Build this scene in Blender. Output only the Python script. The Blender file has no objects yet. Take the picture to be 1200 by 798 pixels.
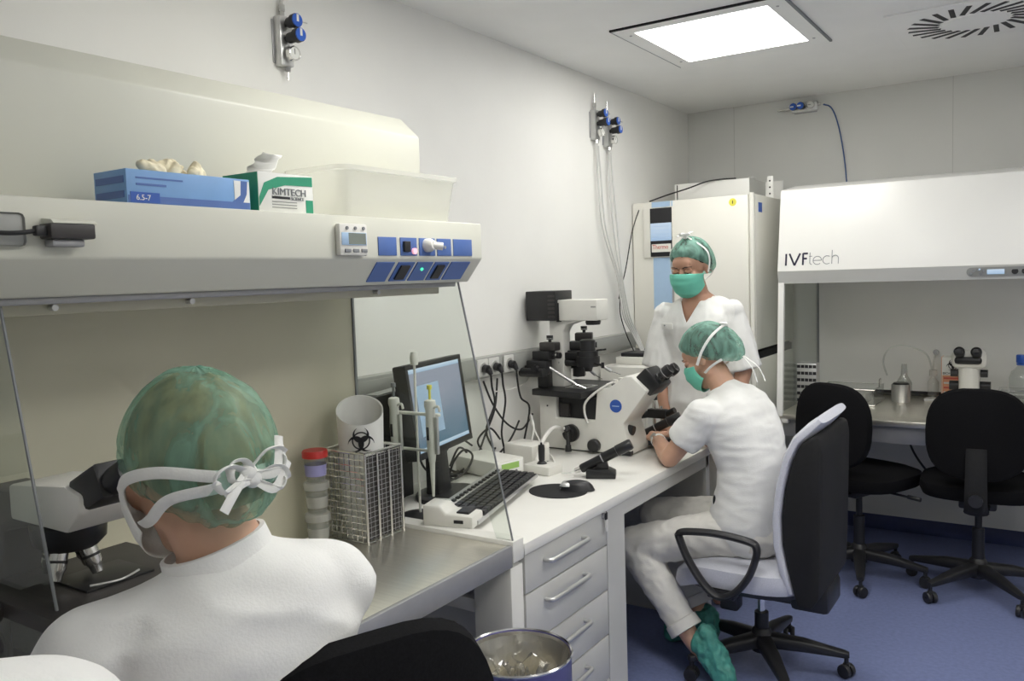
import bpy, bmesh, math, random
import numpy as np
from mathutils import Vector, Matrix, Euler, noise
scene = bpy.context.scene
COL = scene.collection
PI = math.pi
V = Vector

# ---------------------------------------------------------------- camera, world, exposure
cam_d = bpy.data.cameras.new('camera'); cam = bpy.data.objects.new('camera', cam_d); COL.objects.link(cam)
cam_d.sensor_width = 36.0; cam_d.lens = 978.0 / 1200.0 * 36.0; cam_d.clip_start = 0.02
cam.matrix_world = Matrix(((0.83418601, -0.01465834, 0.55128834, 2.014),
                           (0.55053556, 0.08071123, -0.83090089, 0.0),
                           (-0.03231553, 0.99662974, 0.07539812, 1.517),
                           (0, 0, 0, 1)))
scene.camera = cam
world = bpy.data.worlds.new('world'); scene.world = world; world.use_nodes = True
world.node_tree.nodes['Background'].inputs[0].default_value = (0.8, 0.85, 0.9, 1)
world.node_tree.nodes['Background'].inputs[1].default_value = 0.05
scene.view_settings.view_transform = 'Standard'; scene.view_settings.look = 'None'
scene.view_settings.gamma = 1.0; scene.view_settings.use_curve_mapping = False
scene.view_settings.exposure = 0.06
LAMP_MAIN = 12.5      # emission of the ceiling panels
LAMP_NEAR = 15.0
FILL_REAR = 13.0  # unseen panels added on the right for fill
FILL_BACK = 5.0  # unseen panel added behind the camera for fill

# ---------------------------------------------------------------- materials
MATS = {}
def mat(name, col, rough=0.5, metal=0.0, var=0.0, scale=20.0, bump=0.0, bscale=80.0, emit=None, estr=0.0, spec=0.5,
        trans=0.0, alpha=1.0, sheen=0.0, stretch=(1, 1, 1), coat=0.0, sss=0.0):
    m = bpy.data.materials.new(name); m.use_nodes = True
    nt = m.node_tree; b = nt.nodes['Principled BSDF']
    b.inputs['Base Color'].default_value = (*col, 1); b.inputs['Roughness'].default_value = rough
    b.inputs['Metallic'].default_value = metal; b.inputs['Specular IOR Level'].default_value = spec
    b.inputs['Alpha'].default_value = alpha; b.inputs['Coat Weight'].default_value = coat
    b.inputs['Sheen Weight'].default_value = sheen
    if sss:
        b.inputs['Subsurface Weight'].default_value = sss; b.inputs['Subsurface Radius'].default_value = (0.02, 0.008, 0.004)
        b.inputs['Subsurface Scale'].default_value = 0.5
    if trans: b.inputs['Transmission Weight'].default_value = trans
    if emit: b.inputs['Emission Color'].default_value = (*emit, 1); b.inputs['Emission Strength'].default_value = estr
    if var or bump:
        tc = nt.nodes.new('ShaderNodeTexCoord'); mp = nt.nodes.new('ShaderNodeMapping'); mp.inputs['Scale'].default_value = stretch
        nt.links.new(tc.outputs['Object'], mp.inputs[0])
    if var:
        n = nt.nodes.new('ShaderNodeTexNoise'); n.inputs['Scale'].default_value = scale; n.inputs['Detail'].default_value = 4
        nt.links.new(mp.outputs[0], n.inputs['Vector'])
        r = nt.nodes.new('ShaderNodeValToRGB')
        r.color_ramp.elements[0].position = 0.3; r.color_ramp.elements[1].position = 0.7
        r.color_ramp.elements[0].color = (*[max(0, c * (1 - var)) for c in col], 1)
        r.color_ramp.elements[1].color = (*[min(1, c * (1 + var)) for c in col], 1)
        nt.links.new(n.outputs['Fac'], r.inputs[0]); nt.links.new(r.outputs[0], b.inputs['Base Color'])
    if bump:
        n2 = nt.nodes.new('ShaderNodeTexNoise'); n2.inputs['Scale'].default_value = bscale; n2.inputs['Detail'].default_value = 3
        nt.links.new(mp.outputs[0], n2.inputs['Vector'])
        bp = nt.nodes.new('ShaderNodeBump'); bp.inputs['Strength'].default_value = bump; bp.inputs['Distance'].default_value = 0.01
        nt.links.new(n2.outputs['Fac'], bp.inputs['Height']); nt.links.new(bp.outputs[0], b.inputs['Normal'])
    MATS[name] = m
    return m
def glassmat(name, tint=(0.95, 0.97, 0.96), refl=1.0, haze=0.0, hazecol=(0.9, 0.9, 0.9)):
    """thin pane: straight-through light plus a fresnel reflection, optionally a little milky"""
    m = bpy.data.materials.new(name); m.use_nodes = True; nt = m.node_tree; nt.nodes.clear()
    o = nt.nodes.new('ShaderNodeOutputMaterial'); t = nt.nodes.new('ShaderNodeBsdfTransparent'); g = nt.nodes.new('ShaderNodeBsdfGlossy')
    t.inputs[0].default_value = (*tint, 1); g.inputs['Roughness'].default_value = 0.03
    fr = nt.nodes.new('ShaderNodeLayerWeight'); fr.inputs[0].default_value = 0.5
    pw = nt.nodes.new('ShaderNodeMath'); pw.operation = 'POWER'; pw.inputs[1].default_value = 4.0; nt.links.new(fr.outputs['Facing'], pw.inputs[0])
    mu = nt.nodes.new('ShaderNodeMath'); mu.operation = 'MULTIPLY_ADD'; mu.inputs[1].default_value = 0.6 * refl; mu.inputs[2].default_value = 0.04 * refl
    nt.links.new(pw.outputs[0], mu.inputs[0])
    mx = nt.nodes.new('ShaderNodeMixShader'); nt.links.new(mu.outputs[0], mx.inputs[0])
    src = t.outputs[0]
    if haze:
        d = nt.nodes.new('ShaderNodeBsdfTranslucent'); d.inputs[0].default_value = (*hazecol, 1)
        d2 = nt.nodes.new('ShaderNodeBsdfDiffuse'); d2.inputs[0].default_value = (*hazecol, 1)
        md = nt.nodes.new('ShaderNodeMixShader'); md.inputs[0].default_value = 0.5
        nt.links.new(d.outputs[0], md.inputs[1]); nt.links.new(d2.outputs[0], md.inputs[2])
        m2 = nt.nodes.new('ShaderNodeMixShader'); m2.inputs[0].default_value = haze
        nt.links.new(t.outputs[0], m2.inputs[1]); nt.links.new(md.outputs[0], m2.inputs[2]); src = m2.outputs[0]
    nt.links.new(src, mx.inputs[1]); nt.links.new(g.outputs[0], mx.inputs[2]); nt.links.new(mx.outputs[0], o.inputs[0])
    MATS[name] = m
    return m
def capmat(name, col, dens):
    """crinkled see-through bouffant fabric: more opaque along its folds"""
    m = bpy.data.materials.new(name); m.use_nodes = True; nt = m.node_tree; nt.nodes.clear()
    o = nt.nodes.new('ShaderNodeOutputMaterial'); t = nt.nodes.new('ShaderNodeBsdfTransparent'); t.inputs[0].default_value = (0.84, 0.95, 0.89, 1)
    p = nt.nodes.new('ShaderNodeBsdfPrincipled'); p.inputs['Base Color'].default_value = (*col, 1); p.inputs['Roughness'].default_value = 0.55
    tr = nt.nodes.new('ShaderNodeBsdfTranslucent'); tr.inputs[0].default_value = (*col, 1)
    ms = nt.nodes.new('ShaderNodeMixShader'); ms.inputs[0].default_value = 0.3
    tc = nt.nodes.new('ShaderNodeTexCoord'); mp = nt.nodes.new('ShaderNodeMapping'); mp.inputs['Scale'].default_value = (1, 1, 0.35)
    n = nt.nodes.new('ShaderNodeTexNoise'); n.inputs['Scale'].default_value = 22; n.inputs['Detail'].default_value = 5; n.inputs['Distortion'].default_value = 1.2
    nt.links.new(tc.outputs['Object'], mp.inputs[0]); nt.links.new(mp.outputs[0], n.inputs['Vector'])
    r = nt.nodes.new('ShaderNodeValToRGB'); r.color_ramp.elements[0].position = 0.38; r.color_ramp.elements[1].position = 0.66
    r.color_ramp.elements[0].color = (dens[0],) * 3 + (1,); r.color_ramp.elements[1].color = (dens[1],) * 3 + (1,)
    nt.links.new(n.outputs['Fac'], r.inputs[0])
    bp = nt.nodes.new('ShaderNodeBump'); bp.inputs['Strength'].default_value = 0.35; bp.inputs['Distance'].default_value = 0.01
    nt.links.new(n.outputs['Fac'], bp.inputs['Height']); nt.links.new(bp.outputs[0], p.inputs['Normal'])
    nt.links.new(p.outputs[0], ms.inputs[1]); nt.links.new(tr.outputs[0], ms.inputs[2])
    mx = nt.nodes.new('ShaderNodeMixShader'); nt.links.new(r.outputs[0], mx.inputs[0])
    nt.links.new(t.outputs[0], mx.inputs[1]); nt.links.new(ms.outputs[0], mx.inputs[2]); nt.links.new(mx.outputs[0], o.inputs[0])
    MATS[name] = m
    return m
mat('wall', (0.84, 0.835, 0.80), 0.55, var=0.02, scale=3, bump=0.02, bscale=40)
mat('backwall', (0.72, 0.72, 0.69), 0.6, var=0.02, scale=3)
mat('ceiling', (0.93, 0.925, 0.90), 0.7, var=0.015, scale=4)
mat('floor', (0.19, 0.225, 0.41), 0.42, var=0.10, scale=60, spec=0.4)
mat('coving', (0.06, 0.075, 0.19), 0.4, var=0.06, scale=40)
mat('seam', (0.58, 0.58, 0.55), 0.7, var=0.03)
mat('white', (0.78, 0.77, 0.72), 0.35, var=0.015, scale=6)
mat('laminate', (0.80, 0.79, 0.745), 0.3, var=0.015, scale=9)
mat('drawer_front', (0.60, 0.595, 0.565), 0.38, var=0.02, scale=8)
mat('dark_void', (0.055, 0.055, 0.058), 0.6, var=0.1)
mat('hood_paint', (0.66, 0.66, 0.575), 0.38, var=0.015, scale=5)
mat('bench_back', (0.58, 0.56, 0.43), 0.42, var=0.03, scale=4)
mat('cabinet_white', (0.87, 0.865, 0.83), 0.32, var=0.01, scale=5)
mat('cabinet_grey', (0.60, 0.60, 0.57), 0.4, var=0.02, scale=5)
mat('incubator', (0.84, 0.825, 0.755), 0.3, var=0.015, scale=4)
mat('incubator_side', (0.80, 0.79, 0.72), 0.32, var=0.02, scale=4)
mat('rail', (0.33, 0.335, 0.315), 0.4, var=0.02)
mat('steel', (0.78, 0.75, 0.67), 0.28, metal=0.9, var=0.05, scale=12, stretch=(1, 14, 1), bump=0.02, bscale=60)
mat('chrome', (0.75, 0.74, 0.72), 0.15, metal=1.0, var=0.03)
mat('alu', (0.62, 0.62, 0.61), 0.35, metal=0.8, var=0.04)
mat('grey_metal', (0.40, 0.40, 0.41), 0.42, metal=0.5, var=0.05)
mat('black', (0.018, 0.018, 0.020), 0.4, var=0.15)
mat('black_matte', (0.008, 0.008, 0.009), 0.8, var=0.15, scale=60)
mat('black_fabric', (0.007, 0.007, 0.008), 0.9, var=0.25, scale=250, bump=0.08, bscale=400, spec=0.12)
mat('scope_dark', (0.040, 0.036, 0.035), 0.45, var=0.1)
mat('scope_black', (0.016, 0.016, 0.017), 0.38, var=0.15)
mat('scope_white', (0.74, 0.73, 0.68), 0.33, var=0.02)
mat('glove_blue', (0.20, 0.38, 0.68), 0.45, var=0.04)
mat('print_navy', (0.03, 0.10, 0.42), 0.45, var=0.03)
mat('panel_blue', (0.085, 0.16, 0.42), 0.4, var=0.03)
mat('latex', (0.82, 0.74, 0.52), 0.5, var=0.06, scale=60)
mat('green_print', (0.03, 0.32, 0.18), 0.5, var=0.05)
mat('paper', (0.84, 0.84, 0.80), 0.8, var=0.02)
mat('grey_print', (0.22, 0.23, 0.24), 0.6, var=0.02)
mat('ink', (0.012, 0.012, 0.014), 0.6, var=0.02)
mat('navy_ink', (0.01, 0.008, 0.035), 0.5, var=0.02)
mat('red_print', (0.62, 0.10, 0.07), 0.5, var=0.04)
mat('orange_print', (0.78, 0.36, 0.20), 0.5, var=0.03)
mat('red_plastic', (0.60, 0.035, 0.03), 0.35, var=0.03)
mat('blue_plastic', (0.03, 0.12, 0.55), 0.3, var=0.03)
mat('yellow', (0.80, 0.74, 0.10), 0.5, var=0.03)
mat('pale_blue', (0.40, 0.56, 0.76), 0.4, var=0.02)
mat('lilac', (0.35, 0.34, 0.62), 0.3, var=0.03)
mat('bin_blue', (0.16, 0.15, 0.34), 0.28, metal=0.35, var=0.04)
mat('lcd', (0.22, 0.25, 0.22), 0.25, var=0.05)
mat('lcd_green', (0.22, 0.36, 0.10), 0.3, emit=(0.3, 0.5, 0.1), estr=0.25)
mat('scrub', (0.83, 0.83, 0.81), 0.85, var=0.02, scale=30, bump=0.10, bscale=260, sheen=0.1, spec=0.2)
mat('trouser', (0.76, 0.74, 0.69), 0.85, var=0.03, scale=30, bump=0.12, bscale=260, spec=0.2)
mat('seat_fabric', (0.62, 0.63, 0.70), 0.85, var=0.05, scale=200, bump=0.06, bscale=400, spec=0.2)
mat('skin_light', (0.58, 0.345, 0.24), 0.5, var=0.06, scale=14, sss=0.08)
mat('skin_tan', (0.50, 0.28, 0.19), 0.5, var=0.07, scale=14, sss=0.08)
mat('hair', (0.035, 0.022, 0.014), 0.5, var=0.5, scale=60, stretch=(1, 1, 6))
mat('hair_light', (0.36, 0.28, 0.17), 0.5, var=0.4, scale=40, stretch=(1, 1, 0.3))
mat('mask_green', (0.16, 0.58, 0.44), 0.7, var=0.05, bump=0.1, bscale=200)
mat('tie_white', (0.84, 0.84, 0.81), 0.8, var=0.03, bump=0.1, bscale=200)
mat('shoe_cover', (0.07, 0.30, 0.25), 0.5, var=0.25, scale=30, bump=0.6, bscale=35)
mat('eye_white', (0.75, 0.72, 0.68), 0.3, var=0.01)
mat('brow', (0.03, 0.018, 0.012), 0.8, var=0.1)
mat('led_pink', (0.9, 0.4, 0.5), 0.3, emit=(1.0, 0.45, 0.5), estr=0.8)
mat('led_green', (0.1, 0.9, 0.5), 0.3, emit=(0.1, 1.0, 0.5), estr=1.0)
mat('cable_black', (0.012, 0.012, 0.013), 0.5, var=0.1)
mat('cable_white', (0.72, 0.71, 0.67), 0.45, var=0.02)
mat('tube_grey', (0.62, 0.62, 0.60), 0.35, var=0.02)
mat('tube_blue', (0.04, 0.10, 0.28), 0.35, var=0.02)
glassmat('glass', (0.93, 0.95, 0.93), 0.9)
glassmat('glass_edge', (0.35, 0.40, 0.37), 1.0)
glassmat('clear_plastic', (0.95, 0.96, 0.95), 1.2, haze=0.10)
glassmat('milky_plastic', (0.97, 0.97, 0.95), 1.0, haze=0.50, hazecol=(0.97, 0.97, 0.93))
glassmat('bag', (0.82, 0.82, 0.81), 3.0, haze=0.10)
capmat('cap_green', (0.27, 0.50, 0.39), (0.16, 0.68))
capmat('cap_green_dense', (0.29, 0.56, 0.46), (0.36, 0.86))
def emitmat(name, col, s):
    m = bpy.data.materials.new(name); m.use_nodes = True; nt = m.node_tree; nt.nodes.clear()
    o = nt.nodes.new('ShaderNodeOutputMaterial'); e = nt.nodes.new('ShaderNodeEmission'); e.inputs[0].default_value = (*col, 1); e.inputs[1].default_value = s
    nt.links.new(e.outputs[0], o.inputs[0]); MATS[name] = m
    return m
emitmat('lamp_main', (1, 0.985, 0.94), LAMP_MAIN); emitmat('lamp_near', (1, 0.985, 0.94), LAMP_NEAR); emitmat('fill_rear', (1, 0.985, 0.94), FILL_REAR); emitmat('fill_back', (1, 0.985, 0.94), FILL_BACK)
def screenmat(name, c0, c1, s):
    m = bpy.data.materials.new(name); m.use_nodes = True; nt = m.node_tree; b = nt.nodes['Principled BSDF']
    tc = nt.nodes.new('ShaderNodeTexCoord'); sp = nt.nodes.new('ShaderNodeSeparateXYZ'); nt.links.new(tc.outputs['Generated'], sp.inputs[0])
    n = nt.nodes.new('ShaderNodeTexNoise'); n.inputs['Scale'].default_value = 2.0; nt.links.new(tc.outputs['Generated'], n.inputs['Vector'])
    ad = nt.nodes.new('ShaderNodeMath'); ad.operation = 'MULTIPLY_ADD'; ad.inputs[1].default_value = 0.5
    nt.links.new(n.outputs['Fac'], ad.inputs[0]); nt.links.new(sp.outputs['Z'], ad.inputs[2])
    r = nt.nodes.new('ShaderNodeValToRGB'); r.color_ramp.elements[0].color = (*c0, 1); r.color_ramp.elements[1].color = (*c1, 1)
    r.color_ramp.elements[0].position = 0.25; r.color_ramp.elements[1].position = 1.2 if False else 1.0
    nt.links.new(ad.outputs[0], r.inputs[0]); nt.links.new(r.outputs[0], b.inputs['Emission Color'])
    b.inputs['Emission Strength'].default_value = s; b.inputs['Base Color'].default_value = (0.02, 0.02, 0.02, 1); b.inputs['Roughness'].default_value = 0.25
    MATS[name] = m
screenmat('screen', (0.08, 0.17, 0.25), (0.30, 0.33, 0.42), 0.85)
screenmat('touch_screen', (0.40, 0.58, 0.80), (0.62, 0.76, 0.92), 0.8)

# ---------------------------------------------------------------- mesh builder
def frame_of(d):
    d = V(d).normalized(); a = V((0, 0, 1)) if abs(d.z) < 0.92 else V((1, 0, 0))
    u = d.cross(a).normalized(); v = d.cross(u).normalized()
    return u, v, d
class MB:
    def __init__(s): s.v = []; s.f = []
    def add(s, vs, fs):
        o = len(s.v); s.v += [V(p) for p in vs]; s.f += [tuple(i + o for i in f) for f in fs]; return s
    def box(s, x0, x1, y0, y1, z0, z1, bev=0.0, seg=2):
        if bev <= 0:
            vs = [(x, y, z) for x in (x0, x1) for y in (y0, y1) for z in (z0, z1)]
            return s.add(vs, [(0, 1, 3, 2), (4, 6, 7, 5), (0, 4, 5, 1), (2, 3, 7, 6), (0, 2, 6, 4), (1, 5, 7, 3)])
        bm = bmesh.new(); bmesh.ops.create_cube(bm, size=1)
        for v in bm.verts: v.co = V(((x0 + x1) / 2 + v.co.x * (x1 - x0), (y0 + y1) / 2 + v.co.y * (y1 - y0), (z0 + z1) / 2 + v.co.z * (z1 - z0)))
        bmesh.ops.bevel(bm, geom=bm.edges[:], offset=bev, segments=seg, affect='EDGES', profile=0.5)
        return s.addbm(bm)
    def addbm(s, bm, M=None):
        bm.verts.index_update(); s.add([(M @ v.co) if M else v.co.copy() for v in bm.verts], [[v.index for v in f.verts] for f in bm.faces]); bm.free(); return s
    def merge(s, o, M=None):
        return s.add([(M @ p) if M else p for p in o.v], o.f)
    def cyl(s, p0, p1, r0, r1=None, n=16, cap=True):
        r1 = r0 if r1 is None else r1; p0, p1 = V(p0), V(p1); u, v, d = frame_of(p1 - p0)
        vs = []
        for p, r in ((p0, r0), (p1, r1)):
            for k in range(n):
                a = 2 * PI * k / n; vs.append(p + (u * math.cos(a) + v * math.sin(a)) * r)
        fs = [(k, (k + 1) % n, n + (k + 1) % n, n + k) for k in range(n)]
        if cap: fs += [tuple(range(n))[::-1], tuple(range(n, 2 * n))]
        return s.add(vs, fs)
    def lathe(s, prof, c=(0, 0, 0), axis=(0, 0, 1), n=24):
        c = V(c); u, v, d = frame_of(axis); vs = []; m = len(prof)
        for r, h in prof:
            for k in range(n):
                a = 2 * PI * k / n; vs.append(c + d * h + (u * math.cos(a) + v * math.sin(a)) * max(r, 1e-5))
        fs = [(i * n + k, i * n + (k + 1) % n, (i + 1) * n + (k + 1) % n, (i + 1) * n + k) for i in range(m - 1) for k in range(n)]
        return s.add(vs, fs)
    def tube(s, pts, r, n=8, cap=True, smooth=True, sub=6, r2=None, up=None):
        """sweep along points; r may be a list; r2 = second radius for a flat strap, up = list/func giving the direction of r2"""
        pts = [V(p) for p in pts]; R = list(r) if isinstance(r, (list, tuple)) else [r] * len(pts)
        if smooth and len(pts) > 2:
            q = []; rq = []
            for i in range(len(pts) - 1):
                a, b, c, d = pts[max(i - 1, 0)], pts[i], pts[i + 1], pts[min(i + 2, len(pts) - 1)]
                for k in range(sub):
                    t = k / sub
                    q.append(0.5 * ((2 * b) + (c - a) * t + (2 * a - 5 * b + 4 * c - d) * t * t + (3 * b - a - 3 * c + d) * t ** 3)); rq.append(R[i] * (1 - t) + R[i + 1] * t)
            q.append(pts[-1]); rq.append(R[-1]); pts, R = q, rq
        vs = []; prev = None
        for i, p in enumerate(pts):
            d = (pts[min(i + 1, len(pts) - 1)] - pts[max(i - 1, 0)]).normalized()
            if up is not None:
                w = up(p) if callable(up) else V(up); w = (w - d * w.dot(d)).normalized(); u = d.cross(w).normalized(); v = w
            elif prev is None: u, v, _ = frame_of(d)
            else:
                u = (prev - d * prev.dot(d)).normalized(); v = d.cross(u)
            prev = u
            for k in range(n):
                a = 2 * PI * k / n; vs.append(p + u * math.cos(a) * R[i] + v * math.sin(a) * (R[i] if r2 is None else r2))
        m = len(pts); fs = [(i * n + k, i * n + (k + 1) % n, (i + 1) * n + (k + 1) % n, (i + 1) * n + k) for i in range(m - 1) for k in range(n)]
        if cap: fs += [tuple(range(n))[::-1], tuple(range((m - 1) * n, m * n))]
        return s.add(vs, fs)
    def prism(s, poly, y0, y1, plane='xz', bev=0.0):
        """extrude a polygon: plane xz -> along y, xy -> along z, yz -> along x"""
        def P(a, b, t): return {'xz': (a, t, b), 'xy': (a, b, t), 'yz': (t, a, b)}[plane]
        n = len(poly); vs = [P(a, b, y0) for a, b in poly] + [P(a, b, y1) for a, b in poly]
        fs = [tuple(range(n)), tuple(range(n, 2 * n))[::-1]] + [(i, (i + 1) % n, n + (i + 1) % n, n + i) for i in range(n)]
        if bev > 0:
            bm = bmesh.new(); bv = [bm.verts.new(p) for p in vs]
            for f in fs: bm.faces.new([bv[i] for i in f])
            bmesh.ops.recalc_face_normals(bm, faces=bm.faces[:])
            bmesh.ops.bevel(bm, geom=bm.edges[:], offset=bev, segments=2, affect='EDGES', profile=0.5, clamp_overlap=True)
            return s.addbm(bm)
        return s.add(vs, fs)
    def ell(s, c, r, rot=None, n=16, m=10):
        c = V(c); vs = []; 
        for i in range(m + 1):
            ph = PI * i / m
            for k in range(n):
                a = 2 * PI * k / n
                p = V((math.sin(max(ph, 1e-3) if i < m else PI - 1e-3) * math.cos(a) * r[0], math.sin(max(ph, 1e-3) if i < m else PI - 1e-3) * math.sin(a) * r[1], math.cos(ph) * r[2]))
                vs.append(c + (rot @ p if rot else p))
        fs = [(i * n + k, (i + 1) * n + k, (i + 1) * n + (k + 1) % n, i * n + (k + 1) % n) for i in range(m) for k in range(n)]
        fs += [tuple(range(n)), tuple(range(m * n, m * n + n))[::-1]]
        return s.add(vs, fs)
    def caps(s, p0, p1, r0, r1=None, n=14):
        """tapered limb with round ends"""
        r1 = r0 if r1 is None else r1; p0, p1 = V(p0), V(p1); u, v, d = frame_of(p1 - p0); vs = []; rings = []
        for t in (1.0, 0.8, 0.5, 0.2): rings.append((p0 - d * r0 * t, r0 * math.sqrt(max(0.002, 1 - t * t))))
        rings += [(p0, r0), (p1, r1)]
        for t in (0.2, 0.5, 0.8, 1.0): rings.append((p1 + d * r1 * t, r1 * math.sqrt(max(0.002, 1 - t * t))))
        for p, r in rings:
            for k in range(n):
                a = 2 * PI * k / n; vs.append(p + (u * math.cos(a) + v * math.sin(a)) * r)
        m = len(rings); fs = [(i * n + k, i * n + (k + 1) % n, (i + 1) * n + (k + 1) % n, (i + 1) * n + k) for i in range(m - 1) for k in range(n)]
        fs += [tuple(range(n))[::-1], tuple(range((m - 1) * n, m * n))]
        return s.add(vs, fs)
    def limb(s, pts, rs):
        for i in range(len(pts) - 1): s.caps(pts[i], pts[i + 1], rs[i], rs[i + 1])
        return s
    def loft(s, rings, n=28, ex=2.3, cap=True):
        """rings: (centre, u, v, ru, rv): closed body through super-ellipse sections"""
        vs = []
        for c, u, v, ru, rv in rings:
            c, u, v = V(c), V(u), V(v)
            for k in range(n):
                a = 2 * PI * k / n; ca, sa = math.cos(a), math.sin(a)
                vs.append(c + u * ru * math.copysign(abs(ca) ** (2 / ex), ca) + v * rv * math.copysign(abs(sa) ** (2 / ex), sa))
        m = len(rings); fs = [(i * n + k, i * n + (k + 1) % n, (i + 1) * n + (k + 1) % n, (i + 1) * n + k) for i in range(m - 1) for k in range(n)]
        if cap: fs += [tuple(range(n))[::-1], tuple(range((m - 1) * n, m * n))]
        return s.add(vs, fs)
    def mesh(s, name):
        me = bpy.data.meshes.new(name); me.from_pydata([tuple(p) for p in s.v], [], s.f); me.update()
        bm = bmesh.new(); bm.from_mesh(me); bmesh.ops.recalc_face_normals(bm, faces=bm.faces[:]); bm.to_mesh(me); bm.free()
        return me
def set_smooth(me, ang=40):
    if ang is None: return
    try:
        me.shade_smooth() if hasattr(me, 'shade_smooth') else [setattr(p, 'use_smooth', True) for p in me.polygons]
        me.set_sharp_from_angle(angle=math.radians(ang))
    except Exception: pass
def tag(o, label=None, cat=None, group=None, kind=None):
    if label: o['label'] = label
    if cat: o['category'] = cat
    if group: o['group'] = group
    if kind: o['kind'] = kind
    return o
def obj(name, mb, m, parent=None, local=False, label=None, cat=None, group=None, kind=None, ang=40):
    """link a mesh; parts are written in world space unless local=True (then in the root's own space)"""
    me = mb.mesh(name) if isinstance(mb, MB) else mb
    set_smooth(me, ang)
    o = bpy.data.objects.new(name, me); COL.objects.link(o)
    ms = m if isinstance(m, (list, tuple)) else [m]
    if not me.materials:
        for q in ms: me.materials.append(MATS[q])
    if parent is not None:
        o.parent = parent
        if not local and 'base_loc' in parent: o.matrix_parent_inverse = Matrix.Translation(V(parent['base_loc'])).inverted()
    return tag(o, label, cat, group, kind)
def thing(name, label, cat, loc=(0, 0, 0), rotz=0.0, group=None, local=False):
    o = bpy.data.objects.new(name, None); COL.objects.link(o); o.location = loc; o.rotation_euler = (0, 0, rotz); o.empty_display_size = 0.05
    if not local: o['base_loc'] = [float(c) for c in loc]
    return tag(o, label, cat, group)
def struct(name, mb, m, parent=None, ang=40): 
    return obj(name, mb, m, parent, kind='structure', ang=ang)
def dup(root, loc=None, rotz=None, label=None, group=None):
    def rec(o, par):
        c = o.copy(); COL.objects.link(c); c.parent = par
        if par is not None: c.matrix_parent_inverse = o.matrix_parent_inverse.copy()
        for ch in o.children: rec(ch, c)
        return c
    r = rec(root, None)
    if loc is not None: r.location = loc
    if rotz is not None: r.rotation_euler = (0, 0, rotz)
    if label: r['label'] = label
    if group: r['group'] = group
    return r
def fuse(mb, voxel=0.006, smooth=4, fac=0.5):
    """join overlapping closed shapes into one continuous skin"""
    me = mb.mesh('tmp'); o = bpy.data.objects.new('tmp', me); COL.objects.link(o)
    r = o.modifiers.new('r', 'REMESH'); r.mode = 'VOXEL'; r.voxel_size = voxel
    s = o.modifiers.new('s', 'SMOOTH'); s.iterations = smooth; s.factor = fac
    dg = bpy.context.evaluated_depsgraph_get(); dg.update()
    out = bpy.data.meshes.new_from_object(o.evaluated_get(dg)); bpy.data.objects.remove(o); bpy.data.meshes.remove(me)
    return out
def wrinkle(me, amp, freq, stretch=(1, 1, 1), seed=0.0, mask=None):
    n = len(me.vertices); co = np.empty(n * 3); me.vertices.foreach_get('co', co); co = co.reshape(-1, 3)
    no = np.empty(n * 3); me.vertex_normals.foreach_get('vector', no); no = no.reshape(-1, 3)
    st = np.array(stretch) * freq
    for i in range(n):
        p = co[i] * st + seed
        d = noise.noise(V(p)) + 0.5 * noise.noise(V(p * 2.1))
        d = (1 - abs(d) * 2.2) * 0.7        # ridged: sharp folds
        w = mask(co[i]) if mask else 1.0
        co[i] += no[i] * d * amp * w
    me.vertices.foreach_set('co', co.ravel()); me.update()
    return me
def text_mesh(body, size, extrude=0.0006, align='LEFT'):
    cu = bpy.data.curves.new('txt', 'FONT'); cu.body = body; cu.size = size; cu.extrude = extrude; cu.align_x = align; cu.resolution_u = 3
    o = bpy.data.objects.new('txt', cu); COL.objects.link(o)
    dg = bpy.context.evaluated_depsgraph_get(); dg.update()
    me = bpy.data.meshes.new_from_object(o.evaluated_get(dg)); bpy.data.objects.remove(o); bpy.data.curves.remove(cu)
    return me
def text(name, body, size, m, parent, origin, xdir, ydir, local=False, sx=1.0):
    """lettering laid on a surface: baseline starts at origin, runs along xdir, up along ydir"""
    me = text_mesh(body, size); x = V(xdir).normalized(); y = V(ydir).normalized(); z = x.cross(y)
    M = Matrix(((x.x * sx, y.x, z.x, origin[0]), (x.y * sx, y.y, z.y, origin[1]), (x.z * sx, y.z, z.z, origin[2]), (0, 0, 0, 1)))
    me.transform(M); me.materials.clear()
    return obj(name, me, m, parent, local, ang=None)
def arc(c, r, a0, a1, n, u=(1, 0, 0), v=(0, 0, 1)):
    return [V(c) + V(u) * r * math.cos(a0 + (a1 - a0) * i / n) + V(v) * r * math.sin(a0 + (a1 - a0) * i / n) for i in range(n + 1)]
def biohazard(name, m, parent, c, u, v, s, local=False):
    """three open horns around a ring with a small gap at the centre"""
    mb = MB(); c, u, v = V(c), V(u).normalized(), V(v).normalized()
    def ring_arc(cc, r, w, a0, a1, n=18, taper=False):
        vs = []; nn = u.cross(v) * 0.0006
        for i in range(n + 1):
            a = a0 + (a1 - a0) * i / n; k = math.sin(PI * i / n) if taper else 1.0; ww = w * max(k, 0.08)
            for rr in (r - ww / 2, r + ww / 2):
                p = cc + (u * math.cos(a) + v * math.sin(a)) * rr; vs += [p + nn, p - nn]
        fs = []
        for i in range(n):
            b = i * 4; fs += [(b, b + 2, b + 6, b + 4), (b + 1, b + 5, b + 7, b + 3), (b, b + 4, b + 5, b + 1), (b + 2, b + 3, b + 7, b + 6)]
        mb.add(vs, fs)
    for k in range(3):
        a = PI / 2 + k * 2 * PI / 3; cc = c + (u * math.cos(a) + v * math.sin(a)) * s * 0.40
        ring_arc(cc, s * 0.40, s * 0.30, a - 2.45 + PI * 0 , a + 2.45, taper=False) if False else ring_arc(cc, s * 0.42, s * 0.21, a + 0.60, a + 2 * PI - 0.60, 26, taper=True)
    ring_arc(c, s * 0.50, s * 0.08, 0, 2 * PI, 36)
    return obj(name, mb, m, parent, local, ang=None)
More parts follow.
